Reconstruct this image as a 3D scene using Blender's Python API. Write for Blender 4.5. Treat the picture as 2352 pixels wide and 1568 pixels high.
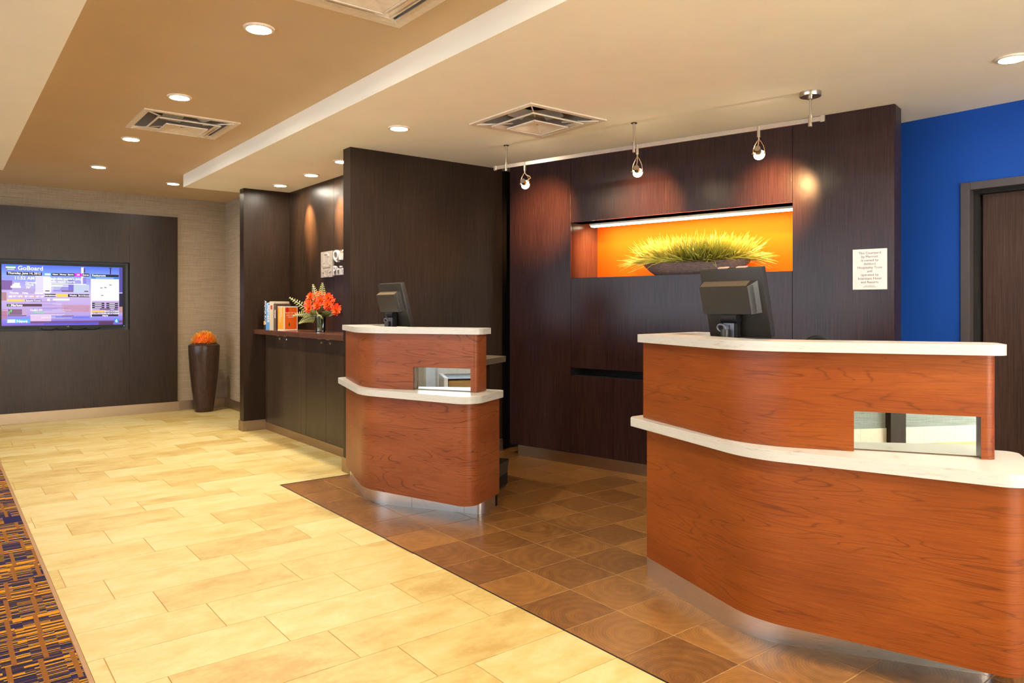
import bpy, bmesh, math, random
from mathutils import Vector, Matrix
R = random.Random(7)
PI = math.pi
for o in list(bpy.data.objects): bpy.data.objects.remove(o)
C = bpy.context.scene.collection
SC = bpy.context.scene

# ------------------------------------------------------------------ camera, world, exposure
EYE = 1.25
HEAD = math.atan(1326/1686.0)
cam = bpy.data.cameras.new('camera'); cam.sensor_width = 36; cam.sensor_fit = 'HORIZONTAL'
cam.lens = 36*1686/2352; cam.shift_y = -76/2352; cam.clip_start = 0.05
co = bpy.data.objects.new('camera', cam); C.objects.link(co)
co.location = (0, 0, EYE); co.rotation_euler = (PI/2, 0, -HEAD); SC.camera = co

W = bpy.data.worlds.new('World'); SC.world = W; W.use_nodes = True
W.node_tree.nodes['Background'].inputs[0].default_value = (0.62, 0.78, 1, 1)
W.node_tree.nodes['Background'].inputs[1].default_value = 1.6
SC.view_settings.view_transform = 'Standard'; SC.view_settings.look = 'None'
SC.view_settings.gamma = 1; SC.view_settings.use_curve_mapping = False
SC.view_settings.exposure = 1.2
WARM = (1.0, 0.85, 0.64)
DOWN_W, DAY_W, FRONT_W, NICHE_W, TRACK_W, WASH_W = 36, 30, 1180, 11.5, 78, 18

def area(name, loc, rot, sx, sy, power, color, parent=None, spread=PI):
    l = bpy.data.lights.new(name, 'AREA'); l.shape = 'RECTANGLE'; l.size = sx; l.size_y = sy
    l.energy = power; l.color = color; l.spread = spread
    o = bpy.data.objects.new(name, l); C.objects.link(o); o.location = loc; o.rotation_euler = rot
    if parent: o.parent = parent
    return o
def spot(name, loc, target, power, color, angle, blend, radius, parent=None):
    l = bpy.data.lights.new(name, 'SPOT'); l.energy = power; l.color = color
    l.spot_size = math.radians(angle); l.spot_blend = blend; l.shadow_soft_size = radius
    o = bpy.data.objects.new(name, l); C.objects.link(o); o.location = loc
    o.rotation_euler = (Vector(target)-Vector(loc)).to_track_quat('-Z', 'Y').to_euler()
    if parent: o.parent = parent
    return o
# daylight through the lounge windows (left wall, out of frame)
for wy in (0.2, 2.6, 5.0, 7.2):
    area('window_daylight', (-5.85, wy, 1.45), (0, -PI/2, 0), 1.7, 1.9, DAY_W, (0.74, 0.86, 1.0))
# unseen fill lamp added behind the camera to brighten ceilings and desk fronts
area('front_fill', (1.6, -3.85, 1.3), (PI/2, 0, PI), 4.6, 2.0, FRONT_W, (1.0, 0.95, 0.88))

# ------------------------------------------------------------------ materials
def S(r, g, b):
    f = lambda c: (c/255/12.92) if c/255 <= .04045 else ((c/255+.055)/1.055)**2.4
    return (f(r), f(g), f(b), 1)
def LC(*a): return tuple(a)+(1,)
class NB:
    def __init__(s, name):
        s.m = bpy.data.materials.new(name); s.m.use_nodes = True
        s.t = s.m.node_tree; s.p = s.t.nodes['Principled BSDF']; s.n = s.t.nodes; s.l = s.t.links
    def add(s, typ, **kw):
        n = s.n.new(typ)
        for k, v in kw.items():
            if k.startswith('_'): n.inputs[int(k[1:])].default_value = v
            else: setattr(n, k, v)
        return n
    def link(s, a, b): s.l.new(a, b); return s
    def coord(s, which='Object'): return s.add('ShaderNodeTexCoord').outputs[which]
    def mapv(s, vec, scale=(1, 1, 1), loc=(0, 0, 0), rot=(0, 0, 0)):
        m = s.add('ShaderNodeMapping'); m.inputs[1].default_value = loc; m.inputs[2].default_value = rot; m.inputs[3].default_value = scale
        s.link(vec, m.inputs[0]); return m.outputs[0]
    def noise(s, vec, scale, detail=3, rough=.5, dist=0):
        n = s.add('ShaderNodeTexNoise'); n.inputs['Scale'].default_value = scale; n.inputs['Detail'].default_value = detail
        n.inputs['Roughness'].default_value = rough; n.inputs['Distortion'].default_value = dist
        s.link(vec, n.inputs['Vector']); return n.outputs['Fac']
    def math(s, op, a, b=None, c=None):
        n = s.add('ShaderNodeMath', operation=op)
        for i, v in enumerate((a, b, c)):
            if v is None: continue
            if isinstance(v, (int, float)): n.inputs[i].default_value = v
            else: s.link(v, n.inputs[i])
        return n.outputs[0]
    def ramp(s, fac, stops, interp='LINEAR'):
        r = s.add('ShaderNodeValToRGB'); e = r.color_ramp; e.interpolation = interp
        while len(e.elements) < len(stops): e.elements.new(.5)
        for el, (p, c) in zip(e.elements, stops): el.position = p; el.color = c
        s.link(fac, r.inputs[0]); return r.outputs[0]
    def mix(s, fac, a, b, typ='MIX'):
        n = s.add('ShaderNodeMix', data_type='RGBA', blend_type=typ)
        for i, v in ((0, fac), (6, a), (7, b)):
            if isinstance(v, (int, float, tuple)): n.inputs[i].default_value = v
            else: s.link(v, n.inputs[i])
        return n.outputs[2]
    def sep(s, vec):
        n = s.add('ShaderNodeSeparateXYZ'); s.link(vec, n.inputs[0]); return n.outputs
    def bump(s, h, strength=.2, dist=.01):
        b = s.add('ShaderNodeBump'); b.inputs['Strength'].default_value = strength; b.inputs['Distance'].default_value = dist
        s.link(h, b.inputs['Height']); s.link(b.outputs[0], s.p.inputs['Normal']); return s
    def base(s, v):
        if isinstance(v, tuple): s.p.inputs['Base Color'].default_value = v
        else: s.link(v, s.p.inputs['Base Color'])
        return s
    def set(s, rough=.5, metal=0, spec=.5, coat=0, coatr=.1):
        s.p.inputs['Roughness'].default_value = rough; s.p.inputs['Metallic'].default_value = metal
        s.p.inputs['Specular IOR Level'].default_value = spec; s.p.inputs['Coat Weight'].default_value = coat
        s.p.inputs['Coat Roughness'].default_value = coatr
        return s
def plain(name, col, rough=.5, metal=0, spec=.5, var=.06, vs=30):
    b = NB(name); n = b.noise(b.coord(), vs, 3)
    lo = tuple(c*(1-var) for c in col[:3])+(1,); hi = tuple(min(1, c*(1+var)) for c in col[:3])+(1,)
    b.base(b.ramp(n, [(.3, lo), (.7, hi)])).set(rough, metal, spec); return b.m
def emis(name, col, strength):
    b = NB(name); b.base(col); b.p.inputs['Emission Color'].default_value = col; b.p.inputs['Emission Strength'].default_value = strength
    return b.m

def mk_paint(name, col, bump=.04, spec=.3):
    b = NB(name); c = b.coord(); n = b.noise(c, 2.2, 3); f = b.noise(c, 260, 2)
    b.base(b.ramp(n, [(.3, tuple(x*.97 for x in col[:3])+(1,)), (.7, tuple(x*1.02 for x in col[:3])+(1,))])).set(.75, 0, spec).bump(f, bump, .002)
    return b.m
def mk_espresso(name, lo, hi, rough=.34, axis='Z', spec=.3):
    b = NB(name); c = b.coord()
    sc = {'Z': (60, 60, 1.6), 'X': (1.6, 60, 60)}[axis]
    g = b.noise(b.mapv(c, sc), 2.5, 5, .65); w = b.noise(b.mapv(c, (3, 3, .5)), 1.2, 3)
    col = b.ramp(b.math('ADD', b.math('MULTIPLY', g, .75), b.math('MULTIPLY', w, .35)), [(.38, lo), (.72, hi)])
    b.base(col).set(rough, 0, spec, 0, .25)
    b.bump(b.noise(b.mapv(c, tuple(x*3.2 for x in sc)), 2.5, 3, .6), .22, .0015)
    return b.m
def mk_walnut(name, off=(0, 0, 0), lo=S(98, 40, 18), mid=S(160, 78, 36), hi=S(190, 104, 50), fig=1.0):
    b = NB(name); c = b.mapv(b.coord('UV'), (1, 1, 1), off)
    f1 = b.noise(b.mapv(c, (.50, 5.5-1.2*fig, 1)), 1.4+.5*fig, 2.5, .45, .25*fig)
    cont = b.math('ABSOLUTE', b.math('SINE', b.math('MULTIPLY', f1, 74-12*fig)))      # contour lines of the figure
    line = b.ramp(cont, [(.0, (1, 1, 1, 1)), (.30, (.12, .12, .12, 1)), (.6, (0, 0, 0, 1))])
    gate = b.ramp(b.noise(b.mapv(c, (.9, 5, 1)), 2.0, 3), [(.42, (.12, .12, .12, 1)), (.62, (1, 1, 1, 1))])
    fib = b.noise(b.mapv(c, (3, 120, 1)), 2, 5, .65)
    fine = b.noise(b.mapv(c, (14, 520, 1)), 2, 3, .6)
    blot = b.noise(b.mapv(c, (.8, 2.6, 1)), 2.0, 3)
    streak = b.ramp(b.noise(b.mapv(c, (1.1, 34, 1)), 2.2, 4, .6, .6), [(.60, (0, 0, 0, 1)), (.72, (1, 1, 1, 1))])
    v = b.math('ADD', b.math('MULTIPLY', fib, .55), b.math('MULTIPLY', fine, .25))
    v = b.math('ADD', v, b.math('MULTIPLY', b.math('SUBTRACT', blot, .5), .55))
    col = b.ramp(v, [(.22, hi), (.46, mid), (.9, lo)])
    col = b.mix(b.math('MULTIPLY', b.math('MULTIPLY', line, gate), .46+.20*fig), col, lo)
    col = b.mix(b.math('MULTIPLY', streak, .45), col, lo)
    b.base(col).set(.38, 0, .22, .06, .35); b.bump(fib, .04, .001)
    return b.m
def mk_stone(name):
    b = NB(name); c = b.coord()
    v = b.noise(b.mapv(c, (6, 6, 60)), 2.2, 5, .65, .4); w = b.noise(b.mapv(c, (16, 16, 70)), 2, 3, .6)
    col = b.ramp(v, [(.30, LC(.36, .31, .26)), (.42, LC(.50, .475, .43)), (.7, LC(.53, .505, .465))])
    sp = b.ramp(w, [(.66, (0, 0, 0, 1)), (.74, (1, 1, 1, 1))])
    b.base(b.mix(b.math('MULTIPLY', sp, .35), col, S(160, 134, 108))).set(.32, 0, .5); return b.m
def mk_steel(name, col=LC(.80, .76, .72), rough=.3, axis=(4, 4, 220)):
    b = NB(name); n = b.noise(b.mapv(b.coord(), axis), 3, 4, .6)
    b.base(b.ramp(n, [(.3, tuple(x*.86 for x in col[:3])+(1,)), (.7, col)])).set(rough, 1)
    b.link(b.math('ADD', b.math('MULTIPLY', n, .16), rough-.08), b.p.inputs['Roughness']); b.bump(n, .05, .0006)
    b.p.inputs['Anisotropic'].default_value = .4
    return b.m
def mk_floor_tile(name, rnd=True):
    b = NB(name); c = b.coord()
    rn = b.add('ShaderNodeObjectInfo').outputs['Random']
    cv = b.add('ShaderNodeCombineXYZ')
    for i, k in enumerate((37.0, 91.0, 13.0)): b.link(b.math('MULTIPLY', rn, k if rnd else 0), cv.inputs[i])
    va = b.add('ShaderNodeVectorMath', operation='ADD'); b.link(c, va.inputs[0]); b.link(cv.outputs[0], va.inputs[1]); c2 = va.outputs[0]
    n1 = b.noise(b.mapv(c2, (2.0, 3.6, 3)), 2.0, 7, .66, .35); n2 = b.noise(c2, 42, 4, .7)
    v = b.math('ADD', b.math('MULTIPLY', n1, .8), b.math('MULTIPLY', n2, .2))
    v = b.math('ADD', v, b.math('MULTIPLY', b.math('SUBTRACT', rn, .5), .22 if rnd else 0))
    col = b.ramp(v, [(.30, LC(.385, .25, .072)), (.47, LC(.47, .355, .13)), (.66, LC(.53, .44, .215))])
    vein = b.ramp(b.noise(b.mapv(c2, (2, 3.2, 2)), 2.0, 6, .6, 1.4), [(.492, (0, 0, 0, 1)), (.5, (1, 1, 1, 1)), (.508, (0, 0, 0, 1))])
    b.base(b.mix(b.math('MULTIPLY', vein, .16), col, S(176, 130, 76))).set(.42, 0, .45); b.bump(n2, .05, .002)
    return b.m
def mk_wood_tile(name):
    b = NB(name); c = b.coord()
    oi = b.add('ShaderNodeObjectInfo').outputs['Random']
    cv = b.add('ShaderNodeCombineXYZ')
    r2 = b.math('FRACT', b.math('MULTIPLY', oi, 57.3)); r3 = b.math('FRACT', b.math('MULTIPLY', oi, 911.7))
    b.link(b.math('MULTIPLY', b.math('SUBTRACT', r2, .5), .20), cv.inputs[0]); b.link(b.math('MULTIPLY', b.math('SUBTRACT', r3, .5), .20), cv.inputs[1])
    va = b.add('ShaderNodeVectorMath', operation='ADD'); b.link(c, va.inputs[0]); b.link(cv.outputs[0], va.inputs[1])
    cz = b.add('ShaderNodeCombineXYZ'); b.link(b.math('MULTIPLY', oi, 50), cz.inputs[2])
    vb = b.add('ShaderNodeVectorMath', operation='ADD'); b.link(va.outputs[0], vb.inputs[0]); b.link(cz.outputs[0], vb.inputs[1])
    ln = b.add('ShaderNodeVectorMath', operation='LENGTH'); b.link(va.outputs[0], ln.inputs[0])
    d = b.math('ADD', ln.outputs['Value'], b.math('MULTIPLY', b.noise(vb.outputs[0], 9, 2), .05))
    d = b.math('ADD', d, b.math('MULTIPLY', b.noise(vb.outputs[0], 60, 2), .004))
    ring = b.math('ADD', b.math('MULTIPLY', b.math('SINE', b.math('MULTIPLY', d, 520)), .5), .5)
    big = b.math('ADD', b.math('MULTIPLY', b.math('SINE', b.math('MULTIPLY', d, 130)), .5), .5)
    heart = b.ramp(d, [(.02, (1, 1, 1, 1)), (.075, (0, 0, 0, 1))])
    v = b.math('ADD', b.math('MULTIPLY', ring, .20), b.math('MULTIPLY', big, .16))
    v = b.math('ADD', v, b.math('MULTIPLY', b.noise(vb.outputs[0], 14, 4, .6), .7))
    v = b.math('ADD', v, b.math('MULTIPLY', b.math('SUBTRACT', b.math('FRACT', b.math('MULTIPLY', oi, 313.1)), .5), .4))
    col = b.ramp(v, [(.15, LC(.28, .122, .028)), (.5, LC(.195, .082, .020)), (.85, LC(.115, .045, .013))])
    b.base(b.mix(b.math('MULTIPLY', heart, .35), col, S(110, 66, 36))).set(.33, 0, .45); b.bump(ring, .03, .001)
    return b.m
def mk_carpet(name):
    b = NB(name); c = b.coord(); o = b.sep(c); x, y = o[0], o[1]
    col_id = b.math('FLOOR', b.math('MULTIPLY', x, 11))
    def wn(a, bb):
        cv = b.add('ShaderNodeCombineXYZ'); b.link(a, cv.inputs[0]); b.link(bb, cv.inputs[1])
        n = b.add('ShaderNodeTexWhiteNoise', noise_dimensions='2D'); b.link(cv.outputs[0], n.inputs['Vector']); return n.outputs[0]
    wob = b.math('MULTIPLY', b.math('SUBTRACT', b.noise(c, 30, 2), .5), .006)
    yy = b.math('ADD', y, wob)
    stripe = wn(col_id, b.math('FLOOR', b.math('MULTIPLY', yy, 170)))
    wide = wn(b.math('FLOOR', b.math('MULTIPLY', x, 4.1)), b.math('FLOOR', b.math('MULTIPLY', yy, 62)))
    col = b.ramp(stripe, [(0, LC(.018, .015, .055)), (.28, LC(.045, .026, .036)), (.46, LC(.12, .052, .026)), (.62, LC(.56, .27, .016)), (.75, LC(.022, .018, .075)), (.93, LC(.36, .16, .014))], 'CONSTANT')
    colw = b.ramp(wide, [(0, (0, 0, 0, 1)), (.86, (1, 1, 1, 1))], 'CONSTANT')
    col = b.mix(colw, col, LC(.58, .24, .012))
    # vertical amber bands, shifting from block to block
    blk = b.math('FLOOR', b.math('MULTIPLY', y, 4.2))
    one = b.math('MULTIPLY', blk, 1.0)
    sh = wn(one, b.math('MULTIPLY', one, 0.37))
    fx = b.math('FRACT', b.math('ADD', b.math('MULTIPLY', x, 10.5), sh))
    band = b.math('LESS_THAN', fx, .17)
    col = b.mix(band, col, LC(.25, .095, .022))
    gx, gy = b.math('MULTIPLY', x, 6.3), b.math('MULTIPLY', y, 3.1)
    pick = b.math('GREATER_THAN', wn(b.math('FLOOR', gx), b.math('FLOOR', gy)), .86)
    ins = b.math('MULTIPLY', b.math('LESS_THAN', b.math('FRACT', gx), .55), b.math('LESS_THAN', b.math('FRACT', gy), .5))
    col = b.mix(b.math('MULTIPLY', pick, ins), col, LC(.018, .014, .07))
    pile = b.noise(c, 420, 2); b.base(b.mix(b.math('MULTIPLY', pile, .35), col, (0.02, .015, .015, 1))).set(.95, 0, .1).bump(pile, .5, .004)
    return b.m
def mk_grasscloth(name, c0=LC(.23, .165, .105), c1=LC(.44, .34, .23)):
    b = NB(name); c = b.coord()
    n = b.noise(b.mapv(c, (2.5, 2.5, 150)), 1.6, 4, .7); n2 = b.noise(b.mapv(c, (60, 60, 6)), 2, 3)
    b.base(b.ramp(b.math('ADD', b.math('MULTIPLY', n, .8), b.math('MULTIPLY', n2, .2)), [(.3, c0), (.7, c1)])).set(.8, 0, .2).bump(n, .2, .002)
    return b.m
def mk_weave(name):
    b = NB(name); c = b.coord(); o = b.sep(c)
    w = b.math('SINE', b.math('ADD', b.math('MULTIPLY', o[2], 900), b.math('MULTIPLY', b.noise(b.mapv(c, (14, 14, 3)), 6, 2), 5)))
    n = b.noise(b.mapv(c, (14, 14, 120)), 3, 3)
    b.base(b.ramp(n, [(.3, LC(.10, .055, .045)), (.7, LC(.30, .185, .16))])).set(.4, 0, .5).bump(w, .5, .002); return b.m
def mk_glass(name, tint=(.92, .97, .95, 1), t=.82):
    b = NB(name); tr = b.add('ShaderNodeBsdfTransparent'); tr.inputs[0].default_value = tint
    gl = b.add('ShaderNodeBsdfGlossy'); gl.inputs['Roughness'].default_value = .03
    fr = b.add('ShaderNodeFresnel'); fr.inputs[0].default_value = 1.5
    m = b.add('ShaderNodeMixShader'); b.link(b.math('ADD', fr.outputs[0], .06), m.inputs[0]); b.link(tr.outputs[0], m.inputs[1]); b.link(gl.outputs[0], m.inputs[2])
    b.link(m.outputs[0], b.n['Material Output'].inputs[0]); return b.m

MT = dict(
 soffit=mk_paint('cream_paint', LC(.95, .875, .73)), tray=mk_paint('tan_paint', LC(.62, .455, .28)),
 blue=mk_paint('blue_paint', LC(.0025, .056, .33)), orange=mk_paint('orange_paint', LC(.88, .070, .002), .04, .08), white=mk_paint('white_paint', S(228, 220, 206)),
 dark=mk_espresso('espresso_veneer', LC(.0115, .0058, .0030), LC(.040, .0205, .011), .34, 'Z', .24),
 feature=mk_espresso('espresso_feature_veneer', LC(.014, .0056, .0048), LC(.045, .018, .016), .235, 'Z', .26),
 cab=mk_espresso('espresso_cabinet', LC(.020, .0125, .0075), LC(.064, .041, .025), .3),
 doorw=mk_espresso('brown_door_veneer', LC(.022, .0105, .0075), LC(.066, .033, .023), .45, 'Z', .15), frame=plain('taupe_frame_paint', LC(.055, .042, .042), .5),
 shelf=mk_espresso('brown_shelf_veneer', LC(.055, .021, .011), LC(.15, .060, .032), .2, 'X'),
 walnutA=mk_walnut('walnut_figured', (3.3, 1.7, 0), LC(.045, .010, .003), LC(.195, .047, .013), LC(.275, .080, .023), 1.7),
 walnutB=mk_walnut('cherry_straight', (0, 0, 0), LC(.055, .009, .0015), LC(.195, .041, .0045), LC(.27, .066, .008), .6),
 stone=mk_stone('white_solid_surface'), steel=mk_steel('brushed_steel'), bronze=mk_steel('bronze_base_metal', S(176, 152, 124), .38),
 chrome=plain('satin_nickel', S(196, 184, 168), .28, 1, .5, .05), copper=plain('warm_metal_bracket', S(206, 168, 132), .25, 1),
 mirror=plain('mirror_glass', LC(.66, .74, .74), .01, 1, .5, 0), tile=mk_floor_tile('cream_tile'), tilefar=mk_floor_tile('cream_tile_far', False),
 grout=plain('tan_grout', S(172, 126, 70), .8), wgrout=plain('pale_grout', LC(.42, .26, .11), .8), wtile=mk_wood_tile('end_grain_tile'),
 strip=plain('dark_edge_metal', S(46, 36, 30), .4, .6), carpet=mk_carpet('striped_carpet'), cloth=mk_grasscloth('grasscloth'), cloth2=mk_grasscloth('grey_grasscloth', S(110, 112, 108), S(166, 170, 166)),
 black=plain('black_plastic', LC(.030, .024, .018), .42), blackm=plain('matte_black', S(20, 19, 19), .6, 0, .25), greyp=plain('grey_metal', S(96, 98, 112), .4, .3),
 slot=plain('dark_recess', S(20, 14, 12), .8), bin=plain('charcoal_plastic', S(52, 48, 44), .5), base_t=plain('cream_base_tile', S(216, 204, 184), .4),
 paper=plain('white_print_board', S(226, 212, 204), .3), ink=plain('grey_ink', S(92, 78, 76), .6), vent=plain('white_enamel', S(232, 216, 196), .4), plen=plain('grey_plenum', LC(.34, .30, .26), .6), blade=plain('grey_blade', LC(.55, .55, .56), .4),
 lens=emis('lamp_lens', (1, .93, .78, 1), 180), bulb=emis('lamp_bulb', (1, .86, .55, 1), 16), led=emis('strip_tube', (1, .93, .62, 1), 7),
 pot=mk_espresso('bronze_pot_glaze', LC(.018, .009, .006), LC(.075, .038, .024), .28), weave=mk_weave('woven_bowl'), soil=plain('dark_soil', S(44, 32, 24), .9),
 glass=mk_glass('clear_glass'), pane=mk_glass('window_glass'), sand=plain('pale_sand', S(196, 178, 160), .8, 0, .3, .2, 300),
 gold=plain('brass_tab', S(220, 176, 120), .35, .6), khaki=plain('khaki_fabric', S(176, 140, 84), .9), greyf=mk_grasscloth('grey_fabric', S(150, 146, 138), S(186, 182, 174)), gloss=plain('white_laminate', S(236, 238, 242), .25),
)
def mk_blade():
    b = NB('grass_blade'); o = b.add('ShaderNodeAttribute', attribute_name='Col').outputs['Color']
    b.base(o).set(.5, 0, .4); b.p.inputs['Subsurface Weight'].default_value = 0; return b.m
MT['vcol'] = mk_blade()
def mk_screen():
    b = NB('screen_image'); o = b.add('ShaderNodeAttribute', attribute_name='Col').outputs['Color']
    b.base((0, 0, 0, 1)); b.link(o, b.p.inputs['Emission Color']); b.p.inputs['Emission Strength'].default_value = .52; b.set(.35, 0, .12); return b.m
MT['screen'] = mk_screen()
def bookm(n, c): return plain(n, c, .45, 0, .5, .03)

# ------------------------------------------------------------------ geometry helpers
def tag(o, label=None, cat=None, group=None, kind=None):
    if label: o['label'] = label
    if cat: o['category'] = cat
    if group: o['group'] = group
    if kind: o['kind'] = kind
    return o
def obj(name, bm, mat, parent=None, loc=None, smooth=False, kind=None):
    """bm is in the parent's local space (or world space); loc moves the origin there."""
    if loc is not None: bmesh.ops.translate(bm, verts=bm.verts, vec=-Vector(loc))
    bmesh.ops.recalc_face_normals(bm, faces=bm.faces)
    me = bpy.data.meshes.new(name); bm.to_mesh(me); bm.free()
    for m in (mat if isinstance(mat, (list, tuple)) else [mat]): me.materials.append(m)
    if smooth:
        for p in me.polygons: p.use_smooth = True
        try: me.set_sharp_from_angle(angle=math.radians(38))
        except Exception: pass
    if not smooth and any(p.use_smooth for p in me.polygons): me.set_sharp_from_angle(angle=math.radians(32))
    o = bpy.data.objects.new(name, me); C.objects.link(o)
    if parent: o.parent = parent
    if loc is not None: o.location = loc
    if kind: o['kind'] = kind
    return o
def empty(name, loc=(0, 0, 0), rz=0):
    o = bpy.data.objects.new(name, None); C.objects.link(o); o.location = loc; o.rotation_euler = (0, 0, rz); o.empty_display_size = .1
    return o
def thing(name, label, cat, loc=(0, 0, 0), rz=0, group=None): return tag(empty(name, loc, rz), label, cat, group)
def B(): return bmesh.new()
def box(bm, x0, x1, y0, y1, z0, z1, bevel=0, mat=0, M=None):
    vs = [bm.verts.new((x, y, z)) for x in (x0, x1) for y in (y0, y1) for z in (z0, z1)]
    q = [(0, 1, 3, 2), (4, 6, 7, 5), (0, 4, 5, 1), (2, 3, 7, 6), (0, 2, 6, 4), (1, 5, 7, 3)]
    fs = [bm.faces.new([vs[i] for i in f]) for f in q]
    for f in fs: f.material_index = mat
    if bevel:
        es = list({e for f in fs for e in f.edges})
        r = bmesh.ops.bevel(bm, geom=es, offset=bevel, segments=2, affect='EDGES', profile=.6)
        vs = list({v for f in r['faces'] for v in f.verts} | {v for v in vs if v.is_valid})
    if M is not None: bmesh.ops.transform(bm, matrix=M, verts=[v for v in vs if v.is_valid])
    return bm
def bx(*a, **k): return box(B(), *a, **k)
def prism(bm, poly, z0, z1, bevel=0, mat=0):
    lo = [bm.verts.new((x, y, z0)) for x, y in poly]; hi = [bm.verts.new((x, y, z1)) for x, y in poly]
    n = len(poly); f0 = bm.faces.new(lo[::-1]); f1 = bm.faces.new(hi)
    fs = [f0, f1]
    for i in range(n): fs.append(bm.faces.new((lo[i], lo[(i+1) % n], hi[(i+1) % n], hi[i])))
    for f in fs: f.material_index = mat
    if bevel:
        es = list(f1.edges)+list(f0.edges)
        bmesh.ops.bevel(bm, geom=es, offset=bevel, segments=2, affect='EDGES', profile=.6)
    return bm
def lathe(bm, prof, n=24, c=(0, 0, 0), cap=True, M=None, mat=0):
    rings = []
    for r, z in prof: rings.append([bm.verts.new((c[0]+r*math.cos(2*PI*i/n), c[1]+r*math.sin(2*PI*i/n), c[2]+z)) for i in range(n)])
    fs = []
    for a, b_ in zip(rings, rings[1:]):
        for i in range(n): fs.append(bm.faces.new((a[i], a[(i+1) % n], b_[(i+1) % n], b_[i])))
    if cap:
        if prof[0][0] > 1e-6: fs.append(bm.faces.new(rings[0][::-1]))
        if prof[-1][0] > 1e-6: fs.append(bm.faces.new(rings[-1]))
    for f in fs: f.material_index = mat
    if M is not None: bmesh.ops.transform(bm, matrix=M, verts=[v for r in rings for v in r])
    return bm
def tube(bm, pts, r, n=8, mat=0):
    pts = [Vector(p) for p in pts]; rings = []; up = None
    rr = r if isinstance(r, (list, tuple)) else [r]*len(pts)
    for i, p in enumerate(pts):
        t = (pts[min(i+1, len(pts)-1)]-pts[max(i-1, 0)]).normalized()
        if up is None: up = Vector((0, 0, 1)) if abs(t.z) < .9 else Vector((1, 0, 0))
        a = t.cross(up).normalized(); up = a.cross(t).normalized()
        rings.append([bm.verts.new(p+(a*math.cos(2*PI*k/n)+up*math.sin(2*PI*k/n))*rr[i]) for k in range(n)])
    for a, b_ in zip(rings, rings[1:]):
        for k in range(n): bm.faces.new((a[k], a[(k+1) % n], b_[(k+1) % n], b_[k])).material_index = mat
    bm.faces.new(rings[0][::-1]); bm.faces.new(rings[-1]); return bm
def cyl(bm, p0, p1, r, n=16, r1=None): return tube(bm, [p0, p1], [r, r if r1 is None else r1], n)
def arc_pts(pts, radii, seg=10):
    """rounded open polyline"""
    out = [Vector(pts[0])]
    for i in range(1, len(pts)-1):
        p, a, b_ = Vector(pts[i]), Vector(pts[i-1]), Vector(pts[i+1]); r = radii[i]
        u, v = (a-p).normalized(), (b_-p).normalized(); ang = u.angle(v); t = r/math.tan(ang/2)
        if r <= 0: out.append(p); continue
        bis = (u+v).normalized(); cc = p+bis*(r/math.sin(ang/2)); s, e = p+u*t, p+v*t
        a0 = math.atan2(s.y-cc.y, s.x-cc.x); a1 = math.atan2(e.y-cc.y, e.x-cc.x); da = (a1-a0+PI) % (2*PI)-PI
        for k in range(seg+1): out.append(cc+Vector((math.cos(a0+da*k/seg), math.sin(a0+da*k/seg)))*r)
    out.append(Vector(pts[-1])); return out
def offset(path, d):
    """offset an open path to its right-hand side by d (desk paths run so that the right side is the public side)"""
    out = []
    for i, p in enumerate(path):
        a = (path[i]-path[i-1]).normalized() if i > 0 else None; b_ = (path[i+1]-path[i]).normalized() if i < len(path)-1 else None
        na = Vector((a.y, -a.x)) if a else None; nb = Vector((b_.y, -b_.x)) if b_ else None
        if na is None: n = nb
        elif nb is None: n = na
        else:
            n = (na+nb); n = n/max(.3, n.dot(na))
        out.append(p+n*d)
    return out
def sheet(bm, path, t, z0, z1, uvl, i0=0, i1=None, u_off=0):
    """solid strip standing on a path section: outer side = path, inner side = offset(path,-t); UV = (arc length, z)"""
    inn = offset(path, -t); L = [0]
    for a, b_ in zip(path, path[1:]): L.append(L[-1]+(b_-a).length)
    i1 = len(path)-1 if i1 is None else i1
    rows = []
    for i in range(i0, i1+1):
        rows.append([bm.verts.new((q.x, q.y, z)) for q, z in ((path[i], z0), (path[i], z1), (inn[i], z1), (inn[i], z0))])
    def face(vs, uvs):
        f = bm.faces.new(vs); f.smooth = True
        for lp, uv in zip(f.loops, uvs): lp[uvl].uv = uv
    for k in range(len(rows)-1):
        a, b_ = rows[k], rows[k+1]; ua, ub = L[i0+k]+u_off, L[i0+k+1]+u_off
        zz = (z0, z1, z1+t, z0-t)
        for j in range(4):
            j2 = (j+1) % 4
            za, zb = (z0, z1) if j == 0 else ((z1, z1+t) if j == 1 else ((z1, z0) if j == 2 else (z0-t, z0)))
            face((a[j], b_[j], b_[j2], a[j2]), ((ua, za), (ub, za), (ub, zb), (ua, zb)))
    for r, u in ((rows[0], L[i0]+u_off), (rows[-1], L[i1]+u_off)):
        face(r, ((u, z0), (u, z1), (u+t, z1), (u+t, z0)))
    return bm
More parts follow.
